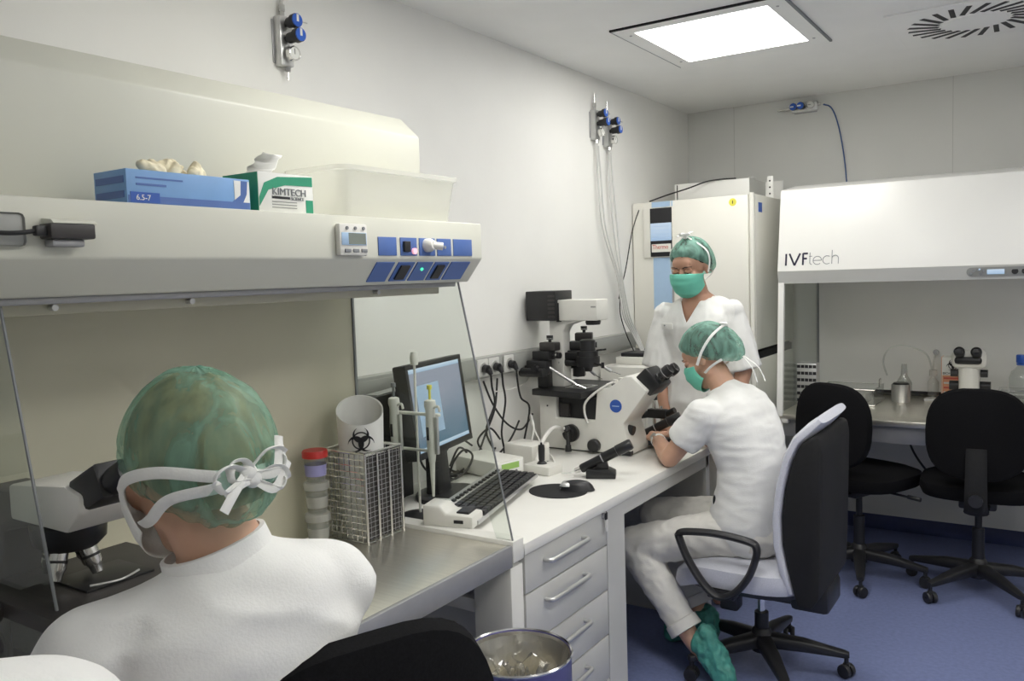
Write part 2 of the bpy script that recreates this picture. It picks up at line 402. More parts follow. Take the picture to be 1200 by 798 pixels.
# ================================================================ ROOM
RX, RY0, RY1, RZ = 3.2, -1.5, 5.136, 2.517
struct('floor', MB().box(-0.1, RX + 0.1, RY0 - 0.1, RY1 + 0.1, -0.06, 0), 'floor')
struct('ceiling', MB().box(-0.1, RX + 0.1, RY0 - 0.1, RY1 + 0.1, RZ, RZ + 0.08), 'ceiling')
wl = struct('wall_left', MB().box(-0.1, 0, RY0, RY1 + 0.1, 0, RZ), 'wall')
wb = struct('wall_back', MB().box(0, RX, RY1, RY1 + 0.1, 0, RZ), 'backwall')
struct('wall_right', MB().box(RX, RX + 0.1, RY0, RY1 + 0.1, 0, RZ), 'wall')
struct('wall_front', MB().box(0, RX, RY0 - 0.1, RY0, 0, RZ), 'wall')
for x in (0.30, 1.50, 2.70): obj('panel_seam', MB().box(x - 0.0018, x + 0.0018, RY1 - 0.0012, RY1, 0.1, RZ), 'seam', wb)
def cove(n=6, h=0.10, d=0.05):
    return [(0, 0), (d, 0)] + [(d * (1 - math.sin(i / n * PI / 2)) + 0.003, d * 0 + h * (1 - math.cos(i / n * PI / 2))) for i in range(1, n + 1)] + [(0, h)]
struct('baseboard_back', MB().prism([(RY1 - a, b) for a, b in cove()], 0, RX, 'yz'), 'coving')
struct('baseboard_left', MB().prism([(a, b) for a, b in cove()], RY0, 0.4, 'xz'), 'coving')
struct('baseboard_right', MB().prism([(RX - a, b) for a, b in cove()], RY0, RY1, 'xz'), 'coving')
# grey service trunking along the left wall
tr = struct('trim_1', MB().box(0, 0.045, 0.1, 4.2, 1.109, 1.196, 0.006), 'rail')
obj('trunking_lid', MB().box(0.045, 0.048, 0.1, 4.2, 1.122, 1.183, 0.001), 'rail', tr)

# ceiling light panels
def ceiling_light(x0, x1, y0, y1, label, lamp):
    t = thing('ceiling_light', label, 'ceiling light', ((x0 + x1) / 2, (y0 + y1) / 2, RZ), group='ceiling light panels')
    e = 0.075; z = RZ - 0.006
    fr = MB()
    for a in ((x0 - e, x0, y0 - e, y1 + e), (x1, x1 + e, y0 - e, y1 + e), (x0, x1, y0 - e, y0), (x0, x1, y1, y1 + e)): fr.box(a[0], a[1], a[2], a[3], z, RZ)
    f = obj('frame', fr, 'ceiling', t)
    for x in (x0 - 0.03, x1 + 0.03):
        for y in (y0 + 0.03, y1 - 0.03): obj('screw', MB().cyl((x, y, z - 0.002), (x, y, z), 0.006, n=10), 'grey_metal', f)
    for i, a in enumerate(((x0 - e, x0 - e + 0.001, y0 - e, y1 + e), (x0 - e, x1 + e, y0 - e - 0.008, y0 - e + 0.002), (x1 + e - 0.002, x1 + e + 0.008, y0 - e, y1 + e))):
        obj('gap_strip', MB().box(a[0], a[1], a[2], a[3], RZ - 0.008, RZ), 'black_matte' if i == 1 else 'grey_print', f)  # dark colour stands in for the shaded gap around the frame
    obj('diffuser', MB().box(x0, x1, y0, y1, RZ - 0.004, RZ - 0.001), lamp, t)
    return t
ceiling_light(0.51, 1.06, 3.26, 3.87, 'square white light panel glowing in the ceiling', 'lamp_main')
ceiling_light(0.85, 1.40, 1.55, 2.15, 'square ceiling light panel above the near clean bench, out of the picture', 'lamp_near')
ceiling_light(2.25, 2.80, 2.50, 3.10, 'added unseen fill panel in the ceiling on the far right', 'fill_rear')  # added to brighten the back wall and the far cabinet
ceiling_light(2.25, 2.80, 0.80, 1.40, 'added unseen fill panel in the ceiling on the near right', 'fill_rear')  # extra light put in for the far cabinet interior and the near person's back
ceiling_light(1.75, 2.30, -0.80, -0.19, 'added unseen fill panel in the ceiling behind the camera', 'fill_back')  # added fill from behind, lifts the near person's back

# swirl air diffuser
t = thing('air_diffuser', 'square swirl air diffuser with radial slots in the ceiling', 'air vent', (1.69, 4.02, RZ))
obj('plate', MB().box(1.39, 1.99, 3.72, 4.32, RZ - 0.008, RZ, 0.002), 'ceiling', t)
obj('hub', MB().lathe([(0, -0.012), (0.118, -0.012), (0.122, -0.007)], (1.69, 4.02, RZ), (0, 0, 1), 36), 'ceiling', t)
slot = MB(); slot.box(0.0, 0.125, -0.010, 0.010, -0.0095, -0.0078)
flap = MB(); flap.add([(0, -0.010, -0.0095), (0.125, -0.010, -0.0095), (0.125, 0.004, -0.017), (0, 0.004, -0.017), (0, -0.008, -0.0095), (0.125, -0.008, -0.0095), (0.125, 0.006, -0.017), (0, 0.006, -0.017)], [(0, 1, 2, 3), (7, 6, 5, 4), (0, 4, 5, 1), (3, 2, 6, 7), (0, 3, 7, 4), (1, 5, 6, 2)])
sme = slot.mesh('slot'); sme.materials.append(MATS['ink']); fme = flap.mesh('vane'); fme.materials.append(MATS['ceiling'])
for k in range(24):
    a = 2 * PI * k / 24; M = Matrix.Translation((1.69 - 1.69, 0, 0)) @ Matrix.Rotation(a, 4, 'Z') @ Matrix.Translation((0.135, 0.0, 0)) @ Matrix.Rotation(0.55, 4, 'Z')
    for nm, me in (('slot', sme), ('vane', fme)):
        if nm == 'vane' : continue
        o = bpy.data.objects.new(nm, me); COL.objects.link(o); o.parent = t; o.matrix_local = M

# ================================================================ DESK with drawers
DZ = 0.765
t = thing('desk', 'long white laboratory desk along the left wall with drawer unit', 'desk', (0.38, 2.7, 0))
obj('worktop', MB().box(0.012, 0.752, 1.932, 3.44, 0.731, DZ, 0.002), 'laminate', t)
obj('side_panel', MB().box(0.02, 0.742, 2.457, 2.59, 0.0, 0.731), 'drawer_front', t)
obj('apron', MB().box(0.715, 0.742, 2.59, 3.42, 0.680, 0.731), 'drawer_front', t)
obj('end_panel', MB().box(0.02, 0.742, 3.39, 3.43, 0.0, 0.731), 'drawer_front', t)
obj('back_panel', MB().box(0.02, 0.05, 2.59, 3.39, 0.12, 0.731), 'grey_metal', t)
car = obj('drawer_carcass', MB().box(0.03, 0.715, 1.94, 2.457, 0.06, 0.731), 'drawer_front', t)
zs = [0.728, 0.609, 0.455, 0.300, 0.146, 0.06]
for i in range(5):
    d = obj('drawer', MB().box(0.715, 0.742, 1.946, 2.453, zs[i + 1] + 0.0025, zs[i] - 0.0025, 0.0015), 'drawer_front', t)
    zc = zs[i] - 0.045; y0, y1 = 2.05, 2.285
    if i < 4:
        h = MB().tube([(0.742, y0, zc), (0.762, y0, zc), (0.770, y0 + 0.02, zc), (0.772, (y0 + y1) / 2, zc + 0.001), (0.770, y1 - 0.02, zc), (0.762, y1, zc), (0.742, y1, zc)], [0.007, 0.008, 0.0075, 0.0085, 0.0075, 0.008, 0.007], n=10)
        obj('handle', h, 'alu', d)
    if i == 0:
        lk = obj('lock', MB().cyl((0.742, 2.43, 0.715), (0.752, 2.43, 0.715), 0.011, n=14), 'grey_metal', d)
k = thing('drawer_key', 'small key on a tag hanging in the top drawer lock', 'key', (0.757, 2.43, 0.70))
obj('bow', MB().box(0.7525, 0.757, 2.422, 2.438, 0.704, 0.728, 0.002), 'black', k)
obj('tag', MB().box(0.753, 0.756, 2.424, 2.440, 0.664, 0.702, 0.001), 'cable_white', k)

# ================================================================ NEAR CLEAN BENCH (laminar flow bench)
BZ = 0.775
Y0b, Y1b = 0.60, 1.888
t = thing('clean_bench', 'grey laminar flow clean bench with steel worktop and overhanging hood, nearest on the left', 'clean bench', (0.42, 1.25, 0))
obj('worktop', MB().box(0.16, 0.742, Y0b, 1.872, BZ - 0.006, BZ, 0.002), 'steel', t)
obj('front_apron', MB().box(0.735, 0.750, Y0b, 1.874, 0.715, BZ + 0.002, 0.003), 'grey_metal', t)
obj('rim', MB().box(0.16, 0.752, 1.874, 1.929, BZ - 0.05, BZ + 0.012, 0.003), 'white', t)
obj('underframe', MB().box(0.17, 0.735, Y0b, 1.874, 0.715, BZ - 0.006), 'grey_metal', t)
for y in (Y0b + 0.01, 1.862):
    lg = obj('leg_panel', MB().box(0.62, 0.750, y, y + 0.062, 0.0, 0.715, 0.004), 'white' if y > 1 else 'hood_paint', t)
    obj('leg_panel', MB().box(0.10, 0.20, y, y + 0.062, 0.0, 0.715, 0.004), 'hood_paint', t)
    obj('crossbar', MB().box(0.20, 0.62, y + 0.01, y + 0.05, 0.56, 0.60, 0.003), 'white', t)
obj('crossbar', MB().box(0.12, 0.16, Y0b + 0.07, 1.862, 0.56, 0.60, 0.003), 'white', t)
obj('back_panel', MB().box(0.150, 0.172, Y0b, Y1b, BZ, 1.52), 'bench_back', t)
hood = obj('hood', MB().prism([(0.672, 1.667), (0.672, 1.571), (0.621, 1.509), (0.12, 1.509), (0.12, 1.667)], Y0b, Y1b, 'xz', bev=0.004), 'hood_paint', t)
obj('filter_housing', MB().prism([(0.465, 1.667), (0.465, 1.925), (0.40, 1.985), (0.06, 1.985), (0.06, 1.667)], Y0b, Y1b, 'xz', bev=0.004), 'hood_paint', t)
obj('lamp_recess', MB().box(0.30, 0.600, Y0b + 0.03, Y1b - 0.03, 1.497, 1.510, 0.003), 'grey_metal', t)
obj('hood_lower_lip', MB().box(0.52, 0.532, Y0b + 0.02, Y1b - 0.02, 1.478, 1.510, 0.002), 'bench_back', t)
for y in (0.775, 1.05, 1.60):
    obj('sash_knob', MB().cyl((0.532, y, 1.490), (0.548, y, 1.490), 0.006, n=12), 'alu', t)
# side panes; the far one has a low notch for cables and the keyboard
def pane(yy, notch):
    poly = [(0.172, 1.509), (0.587, 1.509), (0.742, 0.800 if notch else 0.80)]
    if notch: poly += [(0.735, BZ + 0.012), (0.69, BZ + 0.012), (0.66, 0.875), (0.26, 0.875), (0.23, BZ + 0.012), (0.172, BZ + 0.012)]
    else: poly += [(0.74, BZ), (0.172, BZ)]
    g = obj('side_pane', MB().prism(poly, yy - 0.003, yy + 0.003, 'xz'), 'glass', t, ang=None)
    obj('pane_edge', MB().tube([(0.587, yy, 1.509), (0.744, yy, BZ + 0.012)], 0.0028, n=6, smooth=False), 'grey_print', g)
    obj('pane_edge', MB().box(0.1725, 0.178, yy - 0.004, yy + 0.004, BZ + 0.012, 1.509), 'grey_print', g)
pane(1.885, True); pane(0.665, False)
# blue control fields on the hood front and on its chamfer
cx, cz = (0.672 - 0.621), (1.571 - 1.509); cl = math.hypot(cx, cz); ux, uz = cx / cl, cz / cl; nx, nz = uz, -ux
def chamfer_pt(s, y, out): return (0.621 + ux * s + nx * out, y, 1.509 + uz * s + nz * out)
ysegs = [(1.468, 1.532), (1.546, 1.607), (1.617, 1.679), (1.688, 1.746), (1.756, 1.838)]
cols = ['panel_blue'] * 5
for i, (a, b) in enumerate(ysegs):
    p = obj('control_field', MB().box(0.672, 0.6745, a, b, 1.578, 1.622, 0.0008), 'panel_blue', hood)
    q = MB(); vs = []
    for o_ in (0.0, 0.0025):
        for (s_, y_) in ((0.012, a), (0.070, a), (0.070, b), (0.012, b)): vs.append(chamfer_pt(s_, y_, o_))
    q.add(vs, [(3, 2, 1, 0), (4, 5, 6, 7), (0, 1, 5, 4), (1, 2, 6, 5), (2, 3, 7, 6), (3, 0, 4, 7)])
    q = obj('control_field', q, 'panel_blue', hood)
    if i in (1, 3):
        w = MB(); vs = []
        for o_ in (0.002, 0.007):
            for (s_, y_) in ((0.02, a + 0.012), (0.062, a + 0.012), (0.062, b - 0.016), (0.02, b - 0.016)): vs.append(chamfer_pt(s_, y_, o_))
        w.add(vs, [(3, 2, 1, 0), (4, 5, 6, 7), (0, 1, 5, 4), (1, 2, 6, 5), (2, 3, 7, 6), (3, 0, 4, 7)])
        obj('rocker_switch', w, 'black', q, label='black rocker switch')
    if i == 2:
        c = V(chamfer_pt(0.05, a + 0.028, 0.002)); obj('indicator', MB().cyl(c, c + V((nx, 0, nz)) * 0.004, 0.004, n=12), 'led_green', q, label='lit green lamp')
    if i == 1:
        obj('rocker_switch', MB().box(0.674, 0.682, a + 0.008, a + 0.030, 1.587, 1.613, 0.002), 'black', p, label='black rocker switch')
        obj('indicator', MB().cyl((0.674, a + 0.048, 1.589), (0.680, a + 0.048, 1.589), 0.0075, n=14), 'led_pink', p, label='lit pink lamp')
    if i == 3: obj('screw', MB().cyl((0.674, a + 0.03, 1.600), (0.677, a + 0.03, 1.600), 0.004, n=10), 'alu', p)
    if i == 2:
        kb = MB().lathe([(0, 0), (0.017, 0), (0.017, 0.012), (0.013, 0.02), (0.010, 0.024), (0, 0.024)], (0.6745, a + 0.028, 1.604), (1, 0, 0), 20)
        kb.cyl((0.690, a + 0.028, 1.604), (0.708, a + 0.050, 1.600), 0.009, 0.010, n=14)
        obj('gas_tap', kb, 'white', p, label='white tap')
# timer on the hood front
t = thing('digital_timer', 'small white digital timer on the hood front beside the blue control fields', 'timer', (0.672, 1.375, 1.57))
obj('case', MB().box(0.673, 0.688, 1.330, 1.418, 1.577, 1.648, 0.004), 'scope_white', t)
obj('display_frame', MB().box(0.6875, 0.6895, 1.335, 1.413, 1.600, 1.628, 0.001), 'pale_blue', t)
obj('display', MB().box(0.689, 0.6900, 1.356, 1.410, 1.602, 1.627), 'lcd', t)
for yy in (1.352, 1.378, 1.404):
    obj('button', MB().cyl((0.688, yy, 1.638), (0.6905, yy, 1.638), 0.004, n=10), 'grey_print', t)
    obj('button', MB().box(0.688, 0.691, yy - 0.009, yy + 0.009, 1.584, 1.592, 0.001), 'grey_print', t)
# dark clamp box and plate at the left end of the hood
t = thing('adapter_box', 'dark brown power adapter box clamped to the left end of the hood', 'adapter', (0.68, 0.72, 1.6))
obj('case', MB().box(0.676, 0.712, 0.690, 0.762, 1.600, 1.624, 0.003), 'scope_dark', t)
obj('lid', MB().prism([(0.676, 1.624), (0.712, 1.624), (0.704, 1.630), (0.676, 1.633)], 0.695, 0.766, 'xz'), 'hood_paint', t)
obj('clip', MB().box(0.674, 0.700, 0.698, 0.750, 1.588, 1.600, 0.003), 'grey_metal', t)
obj('plug', MB().box(0.690, 0.704, 0.672, 0.690, 1.604, 1.620, 0.003), 'black', t)
obj('cord', MB().tube([(0.697, 0.674, 1.612), (0.697, 0.65, 1.608), (0.690, 0.625, 1.608), (0.688, 0.605, 1.612)], 0.0035), 'cable_black', t)
t = tag(obj('socket_plate', MB().box(0.673, 0.680, 0.608, 0.668, 1.588, 1.640, 0.008), 'rail'), 'grey rounded socket plate at the far left end of the hood', 'socket')

# ================================================================ INCUBATORS (two stacked)
def incubator(name, label, z0, z1, ctrl):
    t = thing(name, label, 'incubator', (0.34, 4.65, z0), group='stacked incubators')
    Yf = 4.275
    obj('body', MB().box(0.02, 0.682, Yf + 0.035, 5.02, z0 + 0.012, z1, 0.006), 'incubator_side', t)
    d = obj('door', MB().box(0.005, 0.655, Yf, Yf + 0.032, z0 + 0.012, z1 - 0.002, 0.008), 'incubator', t)
    obj('hinge_strip', MB().cyl((0.669, Yf + 0.018, z0 + 0.012), (0.669, Yf + 0.018, z1 + 0.006), 0.013, n=14), 'incubator', t)
    obj('plinth', MB().box(0.04, 0.66, Yf + 0.05, 5.0, z0, z0 + 0.014), 'black_matte', t)
    if ctrl:
        c = obj('control_unit', MB().box(0.075, 0.245, Yf - 0.012, Yf, 1.60, 1.868, 0.004), 'incubator', d)
        obj('control_glass', MB().box(0.118, 0.244, Yf - 0.0150, Yf - 0.012, 1.604, 1.866, 0.001), 'ink', c)
        obj('touch_display', MB().box(0.120, 0.242, Yf - 0.0165, Yf - 0.0150, 1.690, 1.785), 'touch_screen', c)
        for k in range(4): obj('readout_line', MB().box(0.128, 0.232, Yf - 0.0170, Yf - 0.0165, 1.703 + k * 0.021, 1.7055 + k * 0.021), 'pale_blue', c)
        obj('badge_plate', MB().box(0.126, 0.238, Yf - 0.0168, Yf - 0.0150, 1.628, 1.672), 'incubator', c)
        text('lettering', 'Thermo', 0.034, 'red_print', c, (0.131, Yf - 0.0172, 1.645), (1, 0, 0), (0, 0, 1), sx=0.82)
        obj('stripe', MB().box(0.124, 0.244, Yf - 0.003, Yf + 0.001, 1.872, z1 - 0.004), 'pale_blue', d)
        obj('stripe', MB().box(0.232, 0.238, Yf - 0.004, Yf + 0.001, 1.872, z1 - 0.004), 'cabinet_white', d)
        obj('stripe', MB().box(0.128, 0.234, Yf - 0.003, Yf + 0.001, z0 + 0.05, 1.598), 'pale_blue', d)
        obj('stripe_edge', MB().box(0.236, 0.246, Yf - 0.004, Yf + 0.001, z0 + 0.05, 1.598), 'grey_metal', d)
        tri = obj('warning_sticker', MB().cyl((0.575, Yf - 0.001, 1.868), (0.575, Yf + 0.002, 1.868), 0.020, n=20), 'yellow', d)
        obj('warning_mark', MB().box(0.573, 0.577, Yf - 0.002, Yf - 0.0009, 1.860, 1.876), 'ink', tri)
        obj('sticker', MB().box(0.681, 0.6835, 4.36, 4.42, 1.815, 1.865), 'blue_plastic', t, label='blue sticker')
    else:
        obj('door_handle', MB().box(0.03, 0.06, Yf - 0.03, Yf, z0 + 0.35, z0 + 0.55, 0.006), 'grey_metal', d)
    return t
incubator('incubator', 'cream upright incubator with touch display, upper of the stacked pair', 1.085, 1.905, True)
incubator('incubator', 'cream incubator under the one with the touch display', 0.13, 1.045, False)
tag(obj('stacking_frame', MB().box(0.03, 0.675, 4.32, 5.0, 1.045, 1.085, 0.002), 'black_matte'), 'black stacking frame between the two incubators', 'frame')
t = thing('incubator_trolley', 'low black trolley under the stacked incubators', 'trolley', (0.34, 4.65, 0))
obj('deck', MB().box(0.02, 0.68, 4.30, 5.02, 0.09, 0.13, 0.004), 'black_matte', t)
for x in (0.07, 0.63):
    for y in (4.36, 4.96): obj('wheel', MB().cyl((x - 0.015, y, 0.045), (x + 0.015, y, 0.045), 0.045, n=18), 'black', t)
# things on the incubator
t = thing('equipment_housing', 'open white sheet metal housing on top of the incubator', 'housing', (0.35, 4.7, 1.905))
obj('front_panel', MB().box(0.125, 0.560, 4.600, 4.606, 1.905, 2.020, 0.001), 'cabinet_white', t)
obj('back_panel', MB().box(0.125, 0.660, 4.90, 4.906, 1.905, 2.020), 'cabinet_white', t)
obj('side_panel', MB().box(0.125, 0.131, 4.606, 4.90, 1.905, 2.020), 'cabinet_white', t)
obj('side_panel', MB().box(0.554, 0.560, 4.606, 4.90, 1.905, 2.018), 'cabinet_grey', t)
obj('corner_strip', MB().box(0.139, 0.143, 4.597, 4.600, 1.905, 2.015), 'black_matte', t)
br = obj('bracket', MB().box(0.640, 0.672, 4.66, 4.664, 1.905, 2.025, 0.001), 'cabinet_white', t)
for z in (1.93, 1.965, 2.0): obj('bracket_hole', MB().cyl((0.655, 4.6585, z), (0.655, 4.661, z), 0.005, n=10), 'ink', br)
tag(obj('sensor_fitting', MB().lathe([(0, 0), (0.012, 0), (0.012, 0.008), (0.02, 0.01), (0.016, 0.022), (0, 0.024)], (0.53, 4.75, 2.02), (0, 0, 1), 14), 'alu'), 'small metal fitting on top of the white housing', 'fitting')
tag(obj('cable', MB().tube([(0.10, 4.30, 1.909), (0.16, 4.40, 1.945), (0.24, 4.52, 1.985), (0.32, 4.58, 2.018), (0.40, 4.596, 2.026), (0.48, 4.62, 2.026)], 0.004), 'cable_black'), 'black cable running over the top of the incubator', 'cable')

# small white cabinet between desk and incubator
t = thing('side_cabinet', 'narrow white cabinet in the corner between desk and incubator', 'cabinet', (0.15, 4.0, 0))
obj('body', MB().box(0.02, 0.265, 3.82, 4.16, 0.06, 1.045, 0.004), 'white', t)
obj('door', MB().box(0.265, 0.28, 3.825, 4.155, 0.08, 1.03, 0.003), 'white', t)
obj('base', MB().box(0.03, 0.255, 3.83, 4.15, 0.0, 0.06), 'black_matte', t)
t = thing('gas_analyser', 'small black and white instrument on the narrow cabinet by the incubator', 'instrument', (0.16, 4.0, 1.045))
obj('body', MB().box(0.06, 0.23, 3.92, 4.10, 1.045, 1.085, 0.004), 'white', t)
obj('top', MB().box(0.08, 0.21, 3.94, 4.08, 1.085, 1.105, 0.004), 'black', t)

# ================================================================ FAR CLEAN BENCH
t = thing('clean_bench', 'large white flow cabinet with IVFtech lettering at the back wall', 'clean bench', (1.45, 4.7, 0))
X0, X1 = 0.80, 2.12
hd = obj('hood', MB().prism([(4.300, 1.440), (4.278, 1.504), (4.350, 1.912), (4.62, 1.955), (5.12, 1.955), (5.12, 1.440)], X0, X1, 'yz', bev=0.004), 'cabinet_white', t)
obj('hood_strip', MB().prism([(4.297, 1.440), (4.2755, 1.503), (4.290, 1.503), (4.310, 1.440)], X0 + 0.001, X1, 'yz'), 'cabinet_grey', t)
obj('back_panel', MB().box(X0, X1, 5.09, 5.12, 0.80, 1.44), 'cabinet_white', t)
obj('back_slot', MB().box(X0 + 0.02, X1, 5.086, 5.09, 0.795, 0.812), 'ink', t)
obj('worktop', MB().box(X0, X1, 4.25, 5.12, 0.752, 0.780, 0.004), 'steel', t)
obj('front_apron', MB().box(X0 + 0.02, X1, 4.285, 4.30, 0.665, 0.752, 0.002), 'grey_metal', t)
obj('front_post', MB().prism([(4.245, 0.770), (4.295, 1.445), (4.318, 1.445), (4.268, 0.770)], X0, X0 + 0.028, 'yz'), 'cabinet_white', t)
g = obj('side_pane', MB().prism([(4.268, 0.782), (4.318, 1.440), (5.085, 1.440), (5.085, 0.782)], X0 + 0.004, X0 + 0.010, 'yz'), 'glass', t, ang=None)
obj('pane_seal', MB().box(X0 + 0.002, X0 + 0.012, 5.07, 5.088, 0.782, 1.44), 'grey_print', g)
obj('post_foot', MB().box(X0 + 0.004, X0 + 0.055, 4.25, 4.29, 0.735, 0.760, 0.002), 'white', t)
for x in (X0 + 0.02, X1 - 0.09):
    for y in (4.98,): obj('leg', MB().box(x, x + 0.07, y, y + 0.07, 0, 0.752, 0.004), 'grey_metal', t)
obj('leg', MB().box(X1 - 0.09, X1 - 0.02, 4.33, 4.40, 0, 0.752, 0.004), 'grey_metal', t)
obj('knee_panel', MB().box(X0 + 0.09, X1 - 0.09, 5.00, 5.02, 0.11, 0.752), 'cabinet_grey', t)
# lettering built from strokes on the sloping front
fy = lambda z: 4.278 + (z - 1.504) * (0.072 / 0.408) - 0.0015
def stroke(pts2, w): return MB().tube([(x, fy(z), z) for x, z in pts2], w, n=6, smooth=False, r2=0.0012, up=lambda p: V((0, -1, 0.1)))
zb, zt = 1.531, 1.590
let = [[[(0.842, zb), (0.842, zt)]], [[(0.858, zt), (0.884, zb)], [(0.884, zb), (0.910, zt)]], [[(0.925, zb), (0.925, zt)], [(0.925, zt - 0.002), (0.948, zt - 0.002)], [(0.925, 1.563), (0.944, 1.563)]]]
for L in let:
    mb = MB()
    for s_ in L: mb.merge(stroke(s_, 0.0045))
    obj('letter', mb, 'navy_ink', hd)
def circ(cx_, cz_, r, a0, a1, n=20): return [(cx_ + r * math.cos(a0 + (a1 - a0) * i / n), cz_ + r * math.sin(a0 + (a1 - a0) * i / n)) for i in range(n + 1)]
thin = [[[(0.958, 1.592), (0.958, 1.543)] , circ(0.968, 1.543, 0.010, PI, 1.5 * PI, 6), [(0.954, 1.573), (0.968, 1.573)]],
        [circ(0.994, 1.552, 0.020, 0, 1.75 * PI), [(0.974, 1.552), (1.014, 1.552)]],
        [circ(1.040, 1.553, 0.020, 0.3 * PI, 1.7 * PI)],
        [[(1.063, 1.600), (1.063, 1.533)], circ(1.078, 1.559, 0.015, PI, 0, 10), [(1.093, 1.559), (1.093, 1.533)]]]
for L in thin:
    mb = MB()
    for s_ in L: mb.merge(stroke(s_, 0.0015))
    obj('letter', mb, 'grey_print', hd)
# control panel on the strip
fs = lambda z: 4.2755 + (1.503 - z) * (0.0215 / 0.063) - 0.002
cp = MB(); zc = 1.473; pr = []
for i in range(13): a = PI / 2 + PI * i / 12; pr.append((1.665 + 0.021 * math.cos(a), zc + 0.021 * math.sin(a)))
for i in range(13): a = -PI / 2 + PI * i / 12; pr.append((1.985 + 0.021 * math.cos(a), zc + 0.021 * math.sin(a)))
n = len(pr); cp.add([(x, fs(z) - 0.002, z) for x, z in pr] + [(x, fs(z) + 0.004, z) for x, z in pr], [tuple(range(n)), tuple(range(n, 2 * n))[::-1]] + [(i, (i + 1) % n, n + (i + 1) % n, n + i) for i in range(n)])
cp = obj('control_panel', cp, 'rail', t)
obj('display', MB().prism([(fs(zc + 0.011) - 0.004, zc + 0.011), (fs(zc - 0.011) - 0.004, zc - 0.011), (fs(zc - 0.011), zc - 0.011), (fs(zc + 0.011), zc + 0.011)], 1.725, 1.792, 'yz'), 'touch_screen', cp)
for x, dz in ((1.662, -0.008), (1.674, 0.006), (1.690, 0.009), (1.700, -0.008), (1.712, 0.006), (1.832, 0.0), (1.87, 0.0)):
    z = zc + dz; obj('button', MB().cyl((x, fs(z) - 0.005, z), (x, fs(z), z), 0.0065 if x < 1.8 else 0.013, n=14), 'grey_print' if x < 1.8 else 'black', cp)
obj('indicator', MB().cyl((1.696, fs(zc + 0.012) - 0.006, zc + 0.012), (1.696, fs(zc) , zc + 0.012), 0.004, n=10), 'touch_screen', cp)
# ================================================================ ON THE HOOD
HZ = 1.667
t = thing('glove_box', 'flat blue cardboard box of examination gloves on the near hood', 'glove box', (0.60, 1.0, HZ))
gb = obj('carton', MB().box(0.545, 0.645, 0.862, 1.128, HZ, HZ + 0.062, 0.001), 'glove_blue', t)
obj('opening', MB().prism([(0.595 + 0.022 * math.cos(a), 1.00 + 0.075 * math.sin(a)) for a in [2 * PI * i / 20 for i in range(20)]], HZ + 0.0615, HZ + 0.0628, 'xy'), 'paper', gb)
obj('print_band', MB().box(0.6445, 0.6458, 0.864, 1.126, HZ + 0.003, HZ + 0.016), 'panel_blue', gb)
obj('print_label', MB().box(0.6448, 0.6463, 0.868, 0.925, HZ + 0.004, HZ + 0.022), 'print_navy', gb)
obj('print_corner', MB().box(0.6445, 0.6458, 1.090, 1.126, HZ + 0.016, HZ + 0.058), 'paper', gb)
obj('print_swoosh', MB().prism([(1.084, HZ + 0.016), (1.104, HZ + 0.03), (1.106, HZ + 0.058), (1.122, HZ + 0.058), (1.119, HZ + 0.032), (1.110, HZ + 0.016)], 0.6446, 0.6461, 'yz'), 'panel_blue', gb)
text('lettering', '6.5-7', 0.014, 'paper', gb, (0.6465, 0.878, HZ + 0.008), (0, 1, 0), (0, 0, 1))
obj('print_line', MB().box(0.6445, 0.6457, 0.880, 0.975, HZ + 0.046, HZ + 0.049), 'panel_blue', gb)
obj('print_line', MB().box(0.6445, 0.6457, 0.880, 0.940, HZ + 0.034, HZ + 0.038), 'panel_blue', gb)
for z in (0.018, 0.044): obj('print_band', MB().box(0.552, 0.638, 0.8606, 0.8618, HZ + z - 0.006, HZ + z + 0.006), 'panel_blue', gb)
random.seed(4)
g = MB()
for i in range(16): 
    a = random.random() * 6.28; p = V((0.600 + random.uniform(-.02, .02), 1.00 + random.uniform(-.06, .06), HZ + 0.066))
    q = p + V((math.cos(a) * 0.012, math.sin(a) * 0.030, random.uniform(0.003, 0.022))); g.caps(p, q, random.uniform(0.008, 0.015), random.uniform(0.005, 0.011), n=8)
me = fuse(g, 0.003, 3); wrinkle(me, 0.003, 60)
tag(obj('latex_glove', me, 'latex'), 'crumpled cream latex gloves pulled from the blue box', 'gloves')
t = thing('tissue_box', 'green and white box of laboratory wipes between glove box and plastic tub', 'tissue box', (0.60, 1.24, HZ))
kb = obj('carton', MB().box(0.535, 0.645, 1.150, 1.298, HZ, HZ + 0.082, 0.001), 'paper', t)
obj('print_side', MB().box(0.536, 0.644, 1.1488, 1.1502, HZ + 0.001, HZ + 0.081), 'green_print', kb)
def onface(poly): return MB().prism(poly, 0.6448, 0.6460, 'yz')
obj('print_swoosh', onface([(1.151, HZ + 0.03), (1.165, HZ + 0.06), (1.20, HZ + 0.074), (1.296, HZ + 0.080), (1.296, HZ + 0.06), (1.22, HZ + 0.058), (1.175, HZ + 0.046), (1.151, HZ + 0.012)]), 'green_print', kb)
obj('print_flag', onface([(1.276, HZ + 0.002), (1.296, HZ + 0.002), (1.296, HZ + 0.03), (1.276, HZ + 0.03)]), 'green_print', kb)
text('lettering', 'KIMTECH', 0.021, 'grey_print', kb, (0.6464, 1.184, HZ + 0.037), (0, 1, 0), (0, 0, 1), sx=1.05)
obj('print_line', onface([(1.184, HZ + 0.029), (1.232, HZ + 0.029), (1.232, HZ + 0.034), (1.184, HZ + 0.034)]), 'ink', kb)
text('lettering', 'SCIENCE', 0.009, 'grey_print', kb, (0.6464, 1.235, HZ + 0.028), (0, 1, 0), (0, 0, 1))
[obj('print_line', onface([(1.184, HZ + z), (1.250, HZ + z), (1.250, HZ + z + 0.002), (1.184, HZ + z + 0.002)]), 'rail', kb) for z in (0.010, 0.016, 0.022)]
ti = MB()
